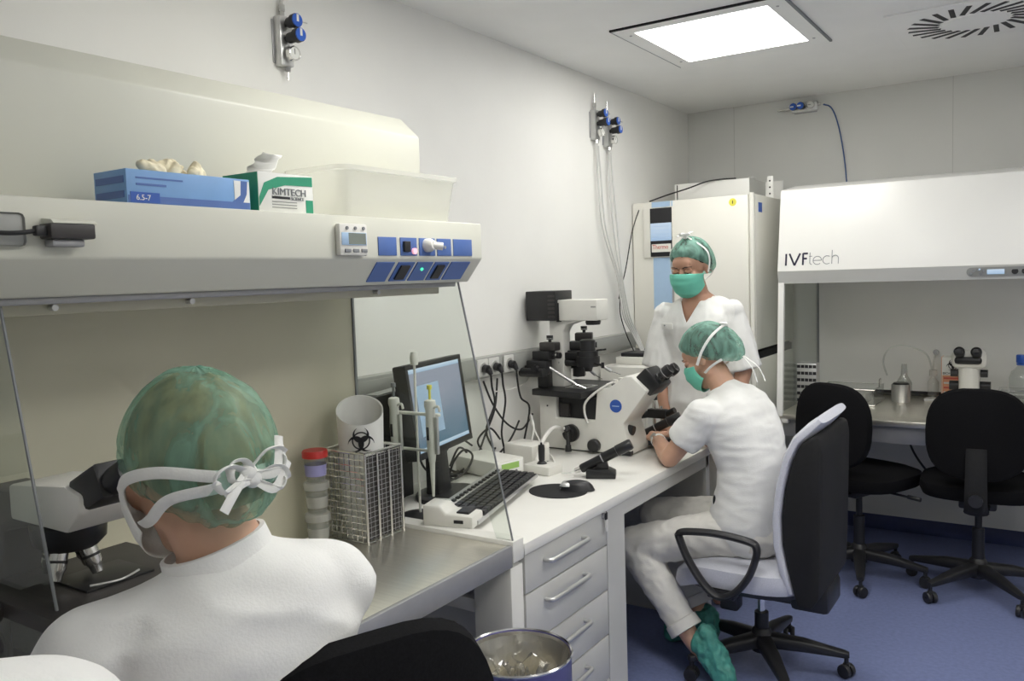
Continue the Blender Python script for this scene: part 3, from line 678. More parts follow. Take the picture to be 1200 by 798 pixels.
for i in range(10):
    s = i / 9; w = 0.03 * (1 - 0.35 * s); yc = 1.205 + 0.045 * s; zc = HZ + 0.083 + 0.050 * s; 
    ti.add([(0.575 - w + 0.008 * math.sin(i * 1.7), yc - 0.010, zc + 0.006), (0.575 + 0.01 * math.sin(i), yc, zc - 0.004 * math.cos(i * 2)), (0.575 + w, yc + 0.012, zc + 0.004 * math.sin(i * 1.3))], [])
fs_ = []
for i in range(9):
    for k in range(2): fs_.append((i * 3 + k, i * 3 + k + 1, i * 3 + k + 4, i * 3 + k + 3))
ti.f = fs_; o = obj('tissue', ti, 'paper', t, label='white wipe sticking out'); o.modifiers.new('s', 'SOLIDIFY').thickness = 0.002
# translucent plastic tub
t = thing('plastic_tub', 'large translucent white plastic tub at the right end of the near hood', 'tub', (0.56, 1.62, HZ))
def tubbox(x0, x1, y0, y1, z0, z1, fl):
    mb = MB(); rings = []
    def rr(x0, x1, y0, y1, r, z): 
        out = []
        for cx_, cy_, a0 in ((x1 - r, y1 - r, 0), (x0 + r, y1 - r, PI / 2), (x0 + r, y0 + r, PI), (x1 - r, y0 + r, 1.5 * PI)):
            for i in range(6): a = a0 + PI / 2 * i / 5; out.append((cx_ + r * math.cos(a), cy_ + r * math.sin(a), z))
        return out
    R = [rr(x0 + .006, x1 - .006, y0 + .006, y1 - .006, .02, z0 + .004), rr(x0, x1, y0, y1, .025, z0), rr(x0 - fl, x1 + fl, y0 - fl, y1 + fl, .035, z1 - .012), rr(x0 - fl - .008, x1 + fl + .008, y0 - fl - .008, y1 + fl + .008, .04, z1 - .010), rr(x0 - fl - .008, x1 + fl + .008, y0 - fl - .008, y1 + fl + .008, .04, z1), rr(x0 - fl + .003, x1 + fl - .003, y0 - fl + .003, y1 + fl - .003, .033, z1), rr(x0 + .004, x1 - .004, y0 + .004, y1 - .004, .022, z0 + .006)]
    n = 24
    for r_ in R: mb.v += [V(p) for p in r_]
    mb.f += [(i * n + k, i * n + (k + 1) % n, (i + 1) * n + (k + 1) % n, (i + 1) * n + k) for i in range(len(R) - 1) for k in range(n)]
    mb.f += [tuple(range(n)), tuple(range((len(R) - 1) * n, len(R) * n))]
    return mb
obj('tub', tubbox(0.475, 0.635, 1.40, 1.80, HZ, HZ + 0.118, 0.018), 'milky_plastic', t)
random.seed(7); g = MB()
for k in range(14):
    p = V((0.56 + random.uniform(-.04, .04), 1.66 + random.uniform(-.09, .09), HZ + 0.03 + random.uniform(0, .025))); g.ell(p, (random.uniform(.02, .035), random.uniform(.03, .05), random.uniform(.012, .022)), None, 10, 8)
me = fuse(g, 0.005, 3); wrinkle(me, 0.008, 40)
tag(obj('plastic_bag', me, 'milky_plastic', ang=30), 'crumpled pale plastic bag lying in the translucent tub', 'bag')

# ================================================================ GAS REGULATORS
def regulator(name, label, M, group):
    """block with two blue-capped knobs and a gauge; local z up along the block, local x out of the wall"""
    t = thing(name, label, 'gas regulator', (0, 0, 0), local=True, group=group)
    obj('block', MB().box(0.0, 0.032, -0.026, 0.026, -0.085, 0.065, 0.006), 'alu', t, True)
    obj('mounting_plate', MB().box(-0.002, 0.004, -0.032, 0.032, -0.075, 0.055, 0.002), 'grey_metal', t, True)
    obj('inlet', MB().cyl((0.015, 0, 0.065), (0.015, 0, 0.080), 0.008, n=6).cyl((0.015, 0, 0.080), (0.015, 0, 0.100), 0.010, n=6).cyl((0.015, 0, 0.100), (0.015, 0, 0.150), 0.005, n=10), 'chrome', t, True)
    for z, ln, ry in ((0.040, 0.048, 0.0), (-0.005, 0.060, -0.0)):
        k = obj('knob', MB().lathe([(0.010, 0), (0.010, 0.012), (0.016, 0.014), (0.017, ln * 0.7), (0.021, ln * 0.72), (0.021, ln), (0, ln)], (0.030, 0.0, z), (1, ry, 0.06), 20), 'black', t, True)
        c = V((0.030, 0, z)) + V((1, ry, 0.06)).normalized() * (ln + 0.0003)
        cp_ = obj('cap', MB().cyl(c, c + V((0.004, 0, 0)), 0.0195, n=20), 'blue_plastic', k, True)
        obj('pointer', MB().prism([(-0.004, -0.016), (0.004, -0.016), (0.004, 0.012), (-0.004, 0.012)], 0, 0.0015, 'yz') if False else MB().box(c.x + 0.004, c.x + 0.0055, -0.004, 0.004, c.z - 0.004, c.z + 0.017), 'paper', cp_, True)
    gz = -0.050
    ga = obj('gauge', MB().lathe([(0.008, 0), (0.008, 0.012), (0.022, 0.013), (0.022, 0.030), (0.019, 0.031), (0.018, 0.028), (0, 0.028)], (0.030, 0.004, gz), (1, 0, 0), 24), 'chrome', t, True)
    obj('dial', MB().cyl((0.0585, 0.004, gz), (0.0590, 0.004, gz), 0.0178, n=24), 'paper', ga, True)
    obj('needle', MB().box(0.0592, 0.0597, 0.003, 0.005, gz - 0.003, gz + 0.014), 'ink', ga, True)
    obj('outlet', MB().cyl((0.022, 0.006, -0.085), (0.022, 0.006, -0.100), 0.009, n=6).cyl((0.022, 0.006, -0.100), (0.022, 0.006, -0.125), 0.003, n=8), 'chrome', t, True)
    obj('lever', MB().cyl((0.07, 0.01, 0.045), (0.085, 0.035, 0.040), 0.002, n=8), 'chrome', t, True)
    t.matrix_world = M
    return t
regulator('gas_regulator', 'wall gas regulator with two blue knobs and gauge above the near hood', Matrix.Translation((0, 1.805, 2.265)), 'wall gas regulators')
regulator('gas_regulator', 'left one of the paired gas regulators on the far left wall', Matrix.Translation((0, 3.835, 2.283)), 'wall gas regulators')
regulator('gas_regulator', 'right one of the paired gas regulators, next to the corner of the left wall', Matrix.Translation((0, 3.975, 2.262)), 'wall gas regulators')
regulator('gas_regulator', 'gas regulator mounted sideways high on the back wall', Matrix.Translation((0.72, 5.136, 2.455)) @ Matrix.Rotation(-PI / 2, 4, 'Z') @ Matrix.Rotation(-PI / 2, 4, 'X') @ Matrix.Rotation(PI, 4, 'X'), 'wall gas regulators')
tag(obj('gas_hose', MB().tube([(0.835, 5.11, 2.455), (0.88, 5.11, 2.43), (0.915, 5.12, 2.33), (0.945, 5.12, 2.16), (0.965, 5.10, 1.99), (0.97, 5.05, 1.957)], 0.0038), 'tube_blue'), 'thin blue gas hose hanging down the back wall', 'hose')
for i, (ya, dy, lab) in enumerate(((3.838, 0.0, 'leftmost'), (3.852, 0.02, 'second'), (3.972, -0.01, 'third'), (3.986, 0.02, 'rightmost'))):
    z0 = 2.17 if i < 2 else 2.15
    tag(obj('gas_hose', MB().tube([(0.024, ya, z0), (0.022, ya + 0.005 + dy, 2.0), (0.03, ya + 0.03 + dy, 1.75), (0.05, 3.98 + 0.02 * i, 1.50), (0.06, 4.02 + 0.025 * i, 1.30), (0.07, 4.10 + 0.02 * i, 1.20), (0.12, 4.14 + 0.01 * i, 1.06), (0.12, 4.20 + 0.01 * i, 0.95)], 0.0046), 'tube_grey'),
        'grey gas hose under the paired regulators, %s of four' % lab, 'hose', 'gas hoses on the left wall')
t = thing('hanging_cable', 'black cable with inline plug hanging beside the incubator', 'cable', (0.02, 4.1, 1.3))
obj('cord', MB().tube([(0.05, 4.29, 1.89), (0.03, 4.22, 1.75), (0.03, 4.13, 1.55), (0.035, 4.06, 1.45)], 0.003), 'cable_black', t)
obj('plug', MB().cyl((0.035, 4.06, 1.45), (0.038, 4.03, 1.385), 0.007, 0.008, n=10), 'black', t)
obj('cord', MB().tube([(0.038, 4.03, 1.385), (0.045, 4.02, 1.30), (0.06, 4.05, 1.20), (0.08, 4.1, 1.10)], 0.003), 'cable_black', t)

# ================================================================ INSIDE THE NEAR BENCH
# chrome wire tube racks
t = thing('tube_rack', 'tall chrome wire rack standing on the steel worktop of the near bench', 'tube rack', (0.30, 1.765, BZ))
rx0, rx1, ry0, ry1, rz0, rz1 = 0.222, 0.384, 1.690, 1.842, BZ, 1.035
for x in (rx0, rx1):
    for y in (ry0, ry1): obj('post', MB().cyl((x, y, rz0), (x, y, rz1), 0.0042, n=10), 'chrome', t)
for y in (ry0 + 0.05, ry0 + 0.10): obj('post', MB().cyl((rx1, y, rz0), (rx1, y, rz1), 0.0042, n=10), 'chrome', t)
def wires(mb, a, b, c, nu, nv, r=0.0016):
    a, b, c = V(a), V(b), V(c)
    for i in range(nu + 1): mb.cyl(a + (b - a) * i / nu, a + (b - a) * i / nu + (c - a), r, n=5, cap=False)
    for i in range(nv + 1): mb.cyl(a + (c - a) * i / nv, a + (c - a) * i / nv + (b - a), r, n=5, cap=False)
    return mb
obj('wire_grid', wires(MB(), (rx0, ry0, rz0 + .004), (rx1, ry0, rz0 + .004), (rx0, ry0, rz1), 8, 14), 'chrome', t, kind='stuff')
obj('wire_grid', wires(MB(), (rx0, ry1, rz0 + .004), (rx1, ry1, rz0 + .004), (rx0, ry1, rz1), 8, 14), 'alu', t, kind='stuff')
obj('wire_grid', wires(MB(), (rx0, ry0, rz0 + .004), (rx0, ry1, rz0 + .004), (rx0, ry0, rz1), 6, 14), 'alu', t, kind='stuff')
obj('end_sheet', MB().box(rx1 - 0.008, rx1 - 0.004, ry0 + 0.004, ry1 - 0.004, rz0 + .01, rz1 - .01), 'scope_dark', t)
obj('wire_grid', wires(MB(), (rx1 - .002, ry0, rz0 + .004), (rx1 - .002, ry1, rz0 + .004), (rx1 - .002, ry0, rz1), 9, 18, 0.0008), 'grey_metal', t, kind='stuff')
for a, b in (((rx0, ry0), (rx1, ry0)), ((rx1, ry0), (rx1, ry1)), ((rx0, ry1), (rx1, ry1)), ((rx0, ry0), (rx0, ry1))):
    obj('top_bar', MB().cyl((*a, rz1), (*b, rz1), 0.0045, n=8), 'chrome', t)
# specimen cups
def cup(z, label, lidmat, n):
    t = thing('specimen_cup', label, 'specimen cup', (0.245, 1.635, z), group='stacked specimen cups')
    obj('cup', MB().lathe([(0, 0.002), (0.027, 0.002), (0.033, 0.075), (0.031, 0.075), (0.025, 0.005), (0, 0.005)], (0.245, 1.635, z), (0, 0, 1), 24), 'clear_plastic', t)
    obj('print_band', MB().lathe([(0.0292, 0.018), (0.0315, 0.050)], (0.245, 1.635, z), (0, 0, 1), 24), 'lilac' if lidmat == 'red_plastic' else 'milky_plastic', t)
    obj('lid', MB().lathe([(0, 0.090), (0.034, 0.090), (0.036, 0.086), (0.036, 0.070), (0.033, 0.070)], (0.245, 1.635, z), (0, 0, 1), 28), lidmat, t)
cup(BZ, 'clear specimen cup at the bottom of the stack beside the wire rack', 'milky_plastic', 0)
cup(BZ + 0.091, 'clear specimen cup in the middle of the stack beside the wire rack', 'milky_plastic', 1)
cup(BZ + 0.182, 'specimen cup with red lid on top of the stack', 'red_plastic', 2)
# white sharps cup with biohazard mark
t = thing('sharps_cup', 'white obliquely cut container with biohazard symbol standing in the wire rack', 'sharps container', (0.298, 1.768, BZ))
mb = MB(); n = 32; vs = []
for rr, z0_, z1_ in ((0.058, BZ, BZ), (0.070, 1.110, 1.180), (0.066, 1.108, 1.178), (0.054, BZ + 0.004, BZ + 0.004)):
    for k in range(n):
        a = 2 * PI * k / n; vs.append((0.298 + rr * math.cos(a), 1.768 + rr * math.sin(a) * 0.95, z0_ + (z1_ - z0_) * (0.5 - 0.5 * math.cos(a + 0.81))))
mb.v = [V(p) for p in vs]; mb.f = [(i * n + k, i * n + (k + 1) % n, (i + 1) * n + (k + 1) % n, (i + 1) * n + k) for i in range(3) for k in range(n)] + [tuple(range(n)), tuple(range(3 * n, 4 * n))]
obj('container', mb, 'paper', t)
dcam = V((2.014 - 0.298, 0 - 1.768, 0)).normalized(); uu = V((-dcam.y, dcam.x, 0))
biohazard('biohazard_mark', 'ink', t, V((0.298, 1.768, 1.066)) + dcam * 0.0695, uu, (0, 0, 1), 0.048)

# ---------------- upright microscope in the near bench
t = thing('microscope', 'dark upright microscope with white head in the near clean bench', 'microscope', (0.50, 0.83, BZ))
cxm, cym = 0.52, 0.76
obj('base', MB().prism([(0.36, 0.74), (0.66, 0.745), (0.675, 0.78), (0.675, 0.85), (0.66, 0.885), (0.36, 0.89)], BZ, BZ + 0.05, 'xy', bev=0.008), 'scope_dark', t)
obj('arm', MB().prism([(0.36, BZ + 0.04), (0.46, BZ + 0.04), (0.44, BZ + 0.16), (0.445, 1.06), (0.60, 1.095), (0.60, 1.135), (0.38, 1.125), (0.36, 1.05)], cym - 0.04, cym + 0.04, 'xz', bev=0.008), 'scope_dark', t)
obj('head', MB().prism([(0.50, 1.09), (0.66, 1.09), (0.70, 1.125), (0.70, 1.150), (0.66, 1.160), (0.50, 1.145)], cym - 0.05, cym + 0.055, 'xz', bev=0.006), 'scope_white', t)
obj('nosepiece', MB().lathe([(0, 0), (0.040, 0), (0.052, 0.012), (0.055, 0.040), (0.050, 0.045), (0, 0.045)], (0.575, cym, 1.046), (0, 0, 1), 28), 'scope_black', t)
for k in range(4):
    a = k * PI / 2 + 0.5; c = V((0.575 + 0.026 * math.cos(a), cym + 0.026 * math.sin(a), 1.05)); d = V((math.cos(a) * 0.35, math.sin(a) * 0.35, -1)).normalized()
    o = obj('objective', MB().lathe([(0, 0), (0.013, 0), (0.013, 0.03), (0.010, 0.036), (0.008, 0.048), (0, 0.05)], c, d, 16), 'chrome', t)
    obj('colour_ring', MB().lathe([(0.0133, 0.018), (0.0133, 0.022)], c, d, 16), 'black', o)
st = obj('stage', MB().box(0.46, 0.70, cym - 0.10, cym + 0.16, 0.965, 0.990, 0.003), 'scope_dark', t)
obj('slide_holder', MB().box(0.55, 0.65, cym - 0.02, cym + 0.09, 0.990, 0.994, 0.001), 'scope_black', st)
obj('slide_clip', MB().tube([(0.64, cym - 0.01, 0.997), (0.655, cym + 0.03, 0.997), (0.64, cym + 0.07, 0.997)], 0.0018), 'alu', st)
obj('stage_bracket', MB().prism([(0.45, 0.87), (0.50, 0.87), (0.60, 0.965), (0.45, 0.965)], cym - 0.04, cym + 0.04, 'xz', bev=0.004), 'scope_dark', t)
obj('condenser', MB().lathe([(0, 0), (0.022, 0), (0.030, 0.03), (0.030, 0.055), (0, 0.055)], (0.575, cym, 0.91), (0, 0, 1), 20), 'scope_black', t)
obj('lamp_house', MB().lathe([(0.03, 0), (0.03, 0.025), (0.022, 0.03), (0, 0.03)], (0.575, cym, BZ + 0.05), (0, 0, 1), 20), 'scope_black', t)
obj('stage_knob', MB().cyl((0.55, cym - 0.125, 0.975), (0.55, cym - 0.10, 0.975), 0.018, n=18).cyl((0.55, cym - 0.15, 0.975), (0.55, cym - 0.125, 0.975), 0.013, n=18), 'scope_dark', t)
obj('focus_knob', MB().cyl((0.41, cym - 0.085, BZ + 0.09), (0.41, cym + 0.085, BZ + 0.09), 0.026, n=22).cyl((0.41, cym - 0.11, BZ + 0.09), (0.41, cym + 0.11, BZ + 0.09), 0.013, n=18), 'scope_black', t)
ed = V((0.80, 0.03, 0.42)).normalized()
pb = MB(); 
obj('prism_block', MB().merge(MB().box(-0.035, 0.045, -0.055, 0.055, -0.022, 0.030, 0.008), Matrix.Translation((0.70, cym + 0.012, 1.152)) @ Matrix.Rotation(-0.45, 4, 'Y')), 'scope_black', t)
for s in (-1, 1):
    c = V((0.725, cym + 0.012 + s * 0.032, 1.160)); e = obj('eyepiece', MB().lathe([(0, 0), (0.018, 0), (0.018, 0.025), (0.021, 0.028), (0.021, 0.055), (0.018, 0.062), (0.012, 0.060), (0, 0.056)], c, ed, 20), 'scope_black', t)

t.scale = (1.12, 1.12, 1.12)
# ================================================================ ON THE DESK
# pipette carousel
t = thing('pipette_stand', 'white pipette stand holding two pipettes in front of the monitor', 'pipette stand', (0.325, 1.985, DZ))
obj('base', MB().lathe([(0, 0), (0.062, 0), (0.065, 0.006), (0.060, 0.016), (0.015, 0.022), (0, 0.022)], (0.325, 1.990, DZ), (0, 0, 1), 28), 'black', t)
obj('pole', MB().cyl((0.325, 1.990, DZ + 0.02), (0.325, 1.990, 1.262), 0.004, n=12), 'white', t)
obj('finial', MB().lathe([(0, 0), (0.012, 0), (0.014, 0.02), (0.010, 0.040), (0, 0.042)], (0.325, 1.990, 1.255), (0, 0, 1), 16), 'scope_white', t)
obj('holder_arm', MB().box(0.245, 0.425, 1.975, 1.988, 1.098, 1.108, 0.003), 'white', t)
obj('holder_arm', MB().box(0.255, 0.415, 1.975, 1.988, 0.985, 0.993, 0.003), 'white', t)
def pipette(x, label, btn):
    y = 1.965
    t = thing('pipette', label, 'pipette', (x, y, 0.82), group='pipettes on the stand')
    obj('body', MB().lathe([(0.010, 0.0), (0.014, 0.03), (0.016, 0.10), (0.015, 0.16), (0.019, 0.175), (0.017, 0.19), (0.008, 0.194), (0, 0.194)], (x, y, 0.960), (0, 0, 1), 18), 'scope_white', t)
    obj('plunger', MB().cyl((x, y, 1.154), (x, y, 1.185), 0.004, n=10).cyl((x, y, 1.185), (x, y, 1.198), 0.008, n=14), btn, t)
    obj('finger_hook', MB().tube([(x + 0.012, y - 0.002, 1.128), (x + 0.034, y - 0.004, 1.134), (x + 0.040, y - 0.004, 1.118)], 0.004), 'scope_white', t)
    obj('ejector', MB().box(x + 0.016, x + 0.028, y - 0.006, y + 0.006, 0.985, 1.10, 0.003), 'alu', t)
    obj('tip_cone', MB().lathe([(0.009, 0.0), (0.0065, -0.06), (0.004, -0.11), (0, -0.11)], (x, y, 0.962), (0, 0, 1), 14), 'scope_white', t)
    obj('volume_window', MB().box(x - 0.004, x + 0.004, y - 0.0175, y - 0.014, 1.03, 1.07), 'ink', t)
pipette(0.256, 'pipette with dark plunger, left one on the stand', 'grey_print'); pipette(0.402, 'pipette with yellow plunger, right one on the stand', 'yellow')

# monitor
ang_m = math.atan2(0.19245, 0.9813)   # turned a little towards the room
t = thing('monitor', 'black flat monitor with bluish desktop picture on the desk', 'monitor', (0.235, 2.250, DZ), local=True)
obj('base', MB().prism([(0.11 * math.cos(a), 0.13 * math.sin(a)) for a in [2 * PI * i / 28 for i in range(28)]], 0, 0.016, 'xy', bev=0.004), 'black', t, True)
obj('stand', MB().prism([(-0.06, 0.012), (-0.01, 0.012), (-0.025, 0.18), (-0.035, 0.32), (-0.065, 0.32), (-0.06, 0.18)], -0.05, 0.05, 'xz', bev=0.006), 'black', t, True)
tilt = Matrix.Translation((0.0, 0, 0.165)) @ Matrix.Rotation(-0.13, 4, 'Y')
sh = MB().merge(MB().box(-0.045, 0.0, -0.205, 0.205, 0.0, 0.315, 0.006), tilt); sh.merge(MB().box(-0.075, -0.045, -0.13, 0.13, 0.04, 0.27, 0.012), tilt)
sh = obj('housing', sh, 'black', t, True)
bz = MB()
for a in ((-0.205, 0.205, 0.0, 0.022), (-0.205, 0.205, 0.298, 0.315), (-0.205, -0.187, 0.022, 0.298), (0.187, 0.205, 0.022, 0.298)): bz.merge(MB().box(-0.001, 0.005, a[0], a[1], a[2], a[3], 0.002), tilt)
obj('bezel', bz, 'black', sh, True)
sc = obj('screen', MB().merge(MB().box(-0.0005, 0.0015, -0.187, 0.187, 0.022, 0.298), tilt), 'screen', sh, True)
obj('window_bar', MB().merge(MB().box(0.0015, 0.0018, -0.187, 0.187, 0.284, 0.298), tilt), 'touch_screen', sc, True)
obj('task_bar', MB().merge(MB().box(0.0015, 0.0018, -0.187, 0.187, 0.022, 0.034), tilt), 'touch_screen', sc, True)
obj('open_window', MB().merge(MB().box(0.0015, 0.0018, -0.15, 0.01, 0.07, 0.24), tilt), 'pale_blue', sc, True)
t.rotation_euler = (0, 0, ang_m)
# black computer against the wall
t = thing('computer_case', 'black computer case behind the monitor against the wall', 'computer', (0.12, 2.05, DZ))
obj('case', MB().prism([(1.975, DZ + 0.01), (2.185, DZ + 0.01), (2.185, 1.148), (2.02, 1.140), (1.975, 1.105)], 0.06, 0.135, 'yz', bev=0.004), 'black', t)
obj('top_plate', MB().prism([(2.03, 1.1405), (2.18, 1.1485), (2.18, 1.151), (2.03, 1.143)], 0.075, 0.125, 'yz'), 'alu', t)
for y in (2.0, 2.16): obj('foot', MB().cyl((0.10, y, DZ), (0.10, y, DZ + 0.012), 0.012, n=12), 'black', t)
# keyboard: runs from the bench rim towards the microscope
kx = V((0.50, 1.935, 0)); kf = V((0.345, 2.52, 0)); kd = (kf - kx).normalized(); kl = (kf - kx).length; kn = V((kd.y, -kd.x, 0))
Mk = Matrix(((kd.x, -kn.x, 0, kx.x), (kd.y, -kn.y, 0, kx.y), (0, 0, 1, 0), (0, 0, 0, 1)))
t = thing('keyboard', 'silver keyboard with black keys lying across the bench edge and desk', 'keyboard', (kx.x, kx.y, BZ + 0.012))
zk = BZ + 0.013
obj('body', MB().merge(MB().prism([(-0.078, zk), (0.085, zk), (0.085, zk + 0.030), (0.060, zk + 0.032), (-0.078, zk + 0.016)], 0.0, kl, 'yz', bev=0.003) if False else MB().merge(MB().prism([(0.0, -0.080), (kl, -0.080), (kl, 0.085), (0.0, 0.085)], zk, zk + 0.014, 'xy', bev=0.003)), Mk), 'alu', t)
obj('key_bed', MB().merge(MB().prism([(-0.078, zk + 0.013), (0.045, zk + 0.013), (0.045, zk + 0.021), (-0.078, zk + 0.015)], 0.055, kl - 0.01, 'yz'), Mk), 'black', t)
obj('rear_strip', MB().merge(MB().prism([(0.046, zk + 0.013), (0.084, zk + 0.013), (0.084, zk + 0.030), (0.046, zk + 0.024)], 0.02, kl - 0.005, 'yz', bev=0.002), Mk), 'alu', t)
obj('end_block', MB().merge(MB().prism([(-0.075, zk - 0.004), (0.086, zk - 0.004), (0.086, zk + 0.062), (0.030, zk + 0.062), (0.010, zk + 0.038), (-0.075, zk + 0.034)], -0.035, 0.055, 'yz', bev=0.008), Mk), 'scope_white', t)
obj('end_block_insert', MB().merge(MB().box(-0.015, 0.055, -0.055, -0.015, zk + 0.032, zk + 0.042, 0.003), Mk), 'black', t)
obj('end_port', MB().merge(MB().box(-0.037, -0.034, -0.045, -0.015, zk + 0.012, zk + 0.022, 0.001), Mk), 'ink', t)
keys = MB(); ncol = 17
for r in range(5):
    y = -0.064 + r * 0.0235
    for c_ in range(ncol):
        x = 0.068 + c_ * (kl - 0.09) / ncol
        if r == 0 and 4 <= c_ <= 8 and c_ != 4: continue
        w = ((kl - 0.09) / ncol) * (5 if (r == 0 and c_ == 4) else 1)
        keys.merge(MB().box(x, x + w - 0.004, y - 0.0095, y + 0.0095, zk + 0.015 + r * 0.0015, zk + 0.024 + r * 0.0015), Mk)
obj('keys', keys, 'black', t, kind='stuff')
fk = MB()
for c_ in range(15): x = 0.07 + c_ * (kl - 0.09) / 15; fk.merge(MB().box(x, x + 0.018, 0.054, 0.066, zk + 0.024, zk + 0.032), Mk)
obj('function_keys', fk, 'black', t, kind='stuff')
# mouse and pad
t = tag(obj('mouse_pad', MB().prism([(0.545 + 0.105 * math.cos(a), 2.475 + 0.095 * math.sin(a)) for a in [2 * PI * i / 40 for i in range(40)]], DZ, DZ + 0.003, 'xy'), 'black_matte'), 'round black mouse pad on the white desk', 'mouse pad')
t = thing('computer_mouse', 'black computer mouse with silver buttons on the round pad', 'computer mouse', (0.60, 2.51, DZ + 0.003))
Mm = Matrix.Translation((0.600, 2.515, DZ + 0.003)) @ Matrix.Rotation(0.35, 4, 'Z')
def dome(x0, x1, y0, y1, h, sx0=None):
    mb = MB(); nx_, ny_ = 14, 10; vs = []
    for i in range(nx_ + 1):
        for j in range(ny_ + 1):
            u_ = -1 + 2 * i / nx_; v_ = -1 + 2 * j / ny_
            a = math.sqrt(max(0, 1 - 0.5 * v_ * v_)); b = math.sqrt(max(0, 1 - 0.5 * u_ * u_))
            X_ = u_ * a; Y_ = v_ * b; rr = min(1, X_ * X_ + Y_ * Y_)
            vs.append(((x0 + x1) / 2 + X_ * (x1 - x0) / 2, (y0 + y1) / 2 + Y_ * (y1 - y0) / 2, h * (1 - rr ** 1.6) ** 0.7))
    fs = [(i * (ny_ + 1) + j, (i + 1) * (ny_ + 1) + j, (i + 1) * (ny_ + 1) + j + 1, i * (ny_ + 1) + j + 1) for i in range(nx_) for j in range(ny_)]
    return mb.add(vs, fs)
bd = obj('body', MB().merge(dome(-0.062, 0.062, -0.034, 0.034, 0.034), Mm), 'black', t)
obj('button', MB().merge(MB().merge(dome(-0.060, -0.016, -0.030, -0.001, 0.012), Matrix.Translation((0.0, 0, 0.016))), Mm), 'alu', t)
obj('button', MB().merge(MB().merge(dome(-0.060, -0.016, 0.001, 0.030, 0.012), Matrix.Translation((0.0, 0, 0.016))), Mm), 'alu', t)
# instruments
t = thing('control_box', 'white control box with green display beside the keyboard', 'control box', (0.16, 2.6, DZ))
Mb = Matrix.Translation((0.165, 2.60, DZ)) @ Matrix.Rotation(-0.22, 4, 'Z')
obj('case', MB().merge(MB().box(-0.115, 0.115, -0.075, 0.075, 0.006, 0.066, 0.005), Mb), 'scope_white', t)
obj('front_panel', MB().merge(MB().box(0.1145, 0.118, -0.065, 0.065, 0.012, 0.060, 0.001), Mb), 'paper', t)
obj('display', MB().merge(MB().box(0.1175, 0.1195, -0.045, 0.045, 0.032, 0.055), Mb), 'lcd_green', t)
for i in range(3): obj('button', MB().merge(MB().cyl((0.1175, -0.03 + i * 0.03, 0.021), (0.121, -0.03 + i * 0.03, 0.021), 0.005, n=10), Mb), 'grey_print', t)
for x in (-.09, .09):
    for y in (-.06, .06): obj('foot', MB().merge(MB().cyl((x, y, 0), (x, y, 0.007), 0.008, n=10), Mb), 'black', t)
t = thing('power_supply', 'cream cube shaped power supply behind the control box', 'power supply', (0.2, 2.82, DZ))
Mb = Matrix.Translation((0.195, 2.825, DZ)) @ Matrix.Rotation(-0.15, 4, 'Z')
obj('case', MB().merge(MB().box(-0.075, 0.075, -0.055, 0.055, 0.004, 0.080, 0.005), Mb), 'scope_white', t)
obj('switch', MB().merge(MB().box(0.074, 0.079, -0.012, 0.012, 0.030, 0.052, 0.001), Mb), 'black', t)
for x in (-.06, .06): obj('foot', MB().merge(MB().box(x - .01, x + .01, -.05, .05, 0, 0.005), Mb), 'black', t)
t = thing('joystick', 'small joystick with black grip on a white box beside the mouse pad', 'joystick', (0.355, 2.69, DZ))
Mb = Matrix.Translation((0.350, 2.695, DZ)) @ Matrix.Rotation(-0.12, 4, 'Z')
obj('box', MB().merge(MB().box(-0.062, 0.062, -0.045, 0.045, 0, 0.034, 0.004), Mb), 'scope_white', t)
obj('boot', MB().merge(MB().lathe([(0.020, 0), (0.014, 0.008), (0.008, 0.012), (0, 0.012)], (-0.005, 0, 0.034), (0, 0, 1), 16), Mb), 'black', t)
obj('grip', MB().merge(MB().lathe([(0.006, 0), (0.012, 0.006), (0.0135, 0.05), (0.012, 0.064), (0.004, 0.066), (0.004, 0.074), (0, 0.074)], (-0.005, 0, 0.042), (0, 0, 1), 18), Mb), 'black', t)
obj('cable_gland', MB().merge(MB().cyl((-0.075, 0, 0.018), (-0.06, 0, 0.018), 0.008, n=10), Mb), 'black', t)

# micromanipulator hand controls: barrel on a low block
def hand_control(label, M):
    t = thing('hand_control', label, 'hand control', (0, 0, 0), local=True, group='micromanipulator hand controls')
    obj('base', MB().prism([(-0.055, 0), (0.055, 0), (0.055, 0.022), (0.03, 0.034), (-0.05, 0.034), (-0.055, 0.026)], -0.035, 0.035, 'xz', bev=0.004), 'scope_black', t, True)
    obj('bracket', MB().prism([(-0.025, 0.03), (0.030, 0.03), (0.022, 0.062), (-0.012, 0.055)], -0.018, 0.018, 'xz', bev=0.003), 'scope_black', t, True)
    a, b = V((-0.075, 0, 0.030)), V((0.118, 0, 0.128)); d = (b - a).normalized()
    obj('barrel', MB().lathe([(0, 0), (0.014, 0), (0.017, 0.006), (0.017, 0.085), (0.019, 0.088), (0.019, 0.150), (0.021, 0.153), (0.021, 0.205), (0.018, 0.212), (0, 0.212)], a, d, 24), 'scope_black', t, True)
    for k in (0.088, 0.150): obj('barrel_ring', MB().lathe([(0.0192, k), (0.0198, k + 0.002), (0.0192, k + 0.004)], a, d, 24), 'grey_metal', t, True)
    obj('hydraulic_line', MB().tube([a, a + V((-0.03, 0.0, -0.012)), (-0.125, 0.01, 0.012), (-0.15, 0.03, 0.006)], 0.004), 'clear_plastic', t, True)
    obj('line_fitting', MB().cyl(a + V((-0.022, 0, -0.008)), a, 0.009, 0.012, n=12), 'chrome', t, True)
    t.matrix_world = M
hand_control('black barrel hand control in front of the inverted microscope', Matrix.Translation((0.585, 2.725, DZ)) @ Matrix.Rotation(0.42, 4, 'Z'))
hand_control('black barrel hand control held by the seated person', Matrix.Translation((0.545, 3.30, DZ + 0.012)) @ Matrix.Rotation(0.35, 4, 'Z'))
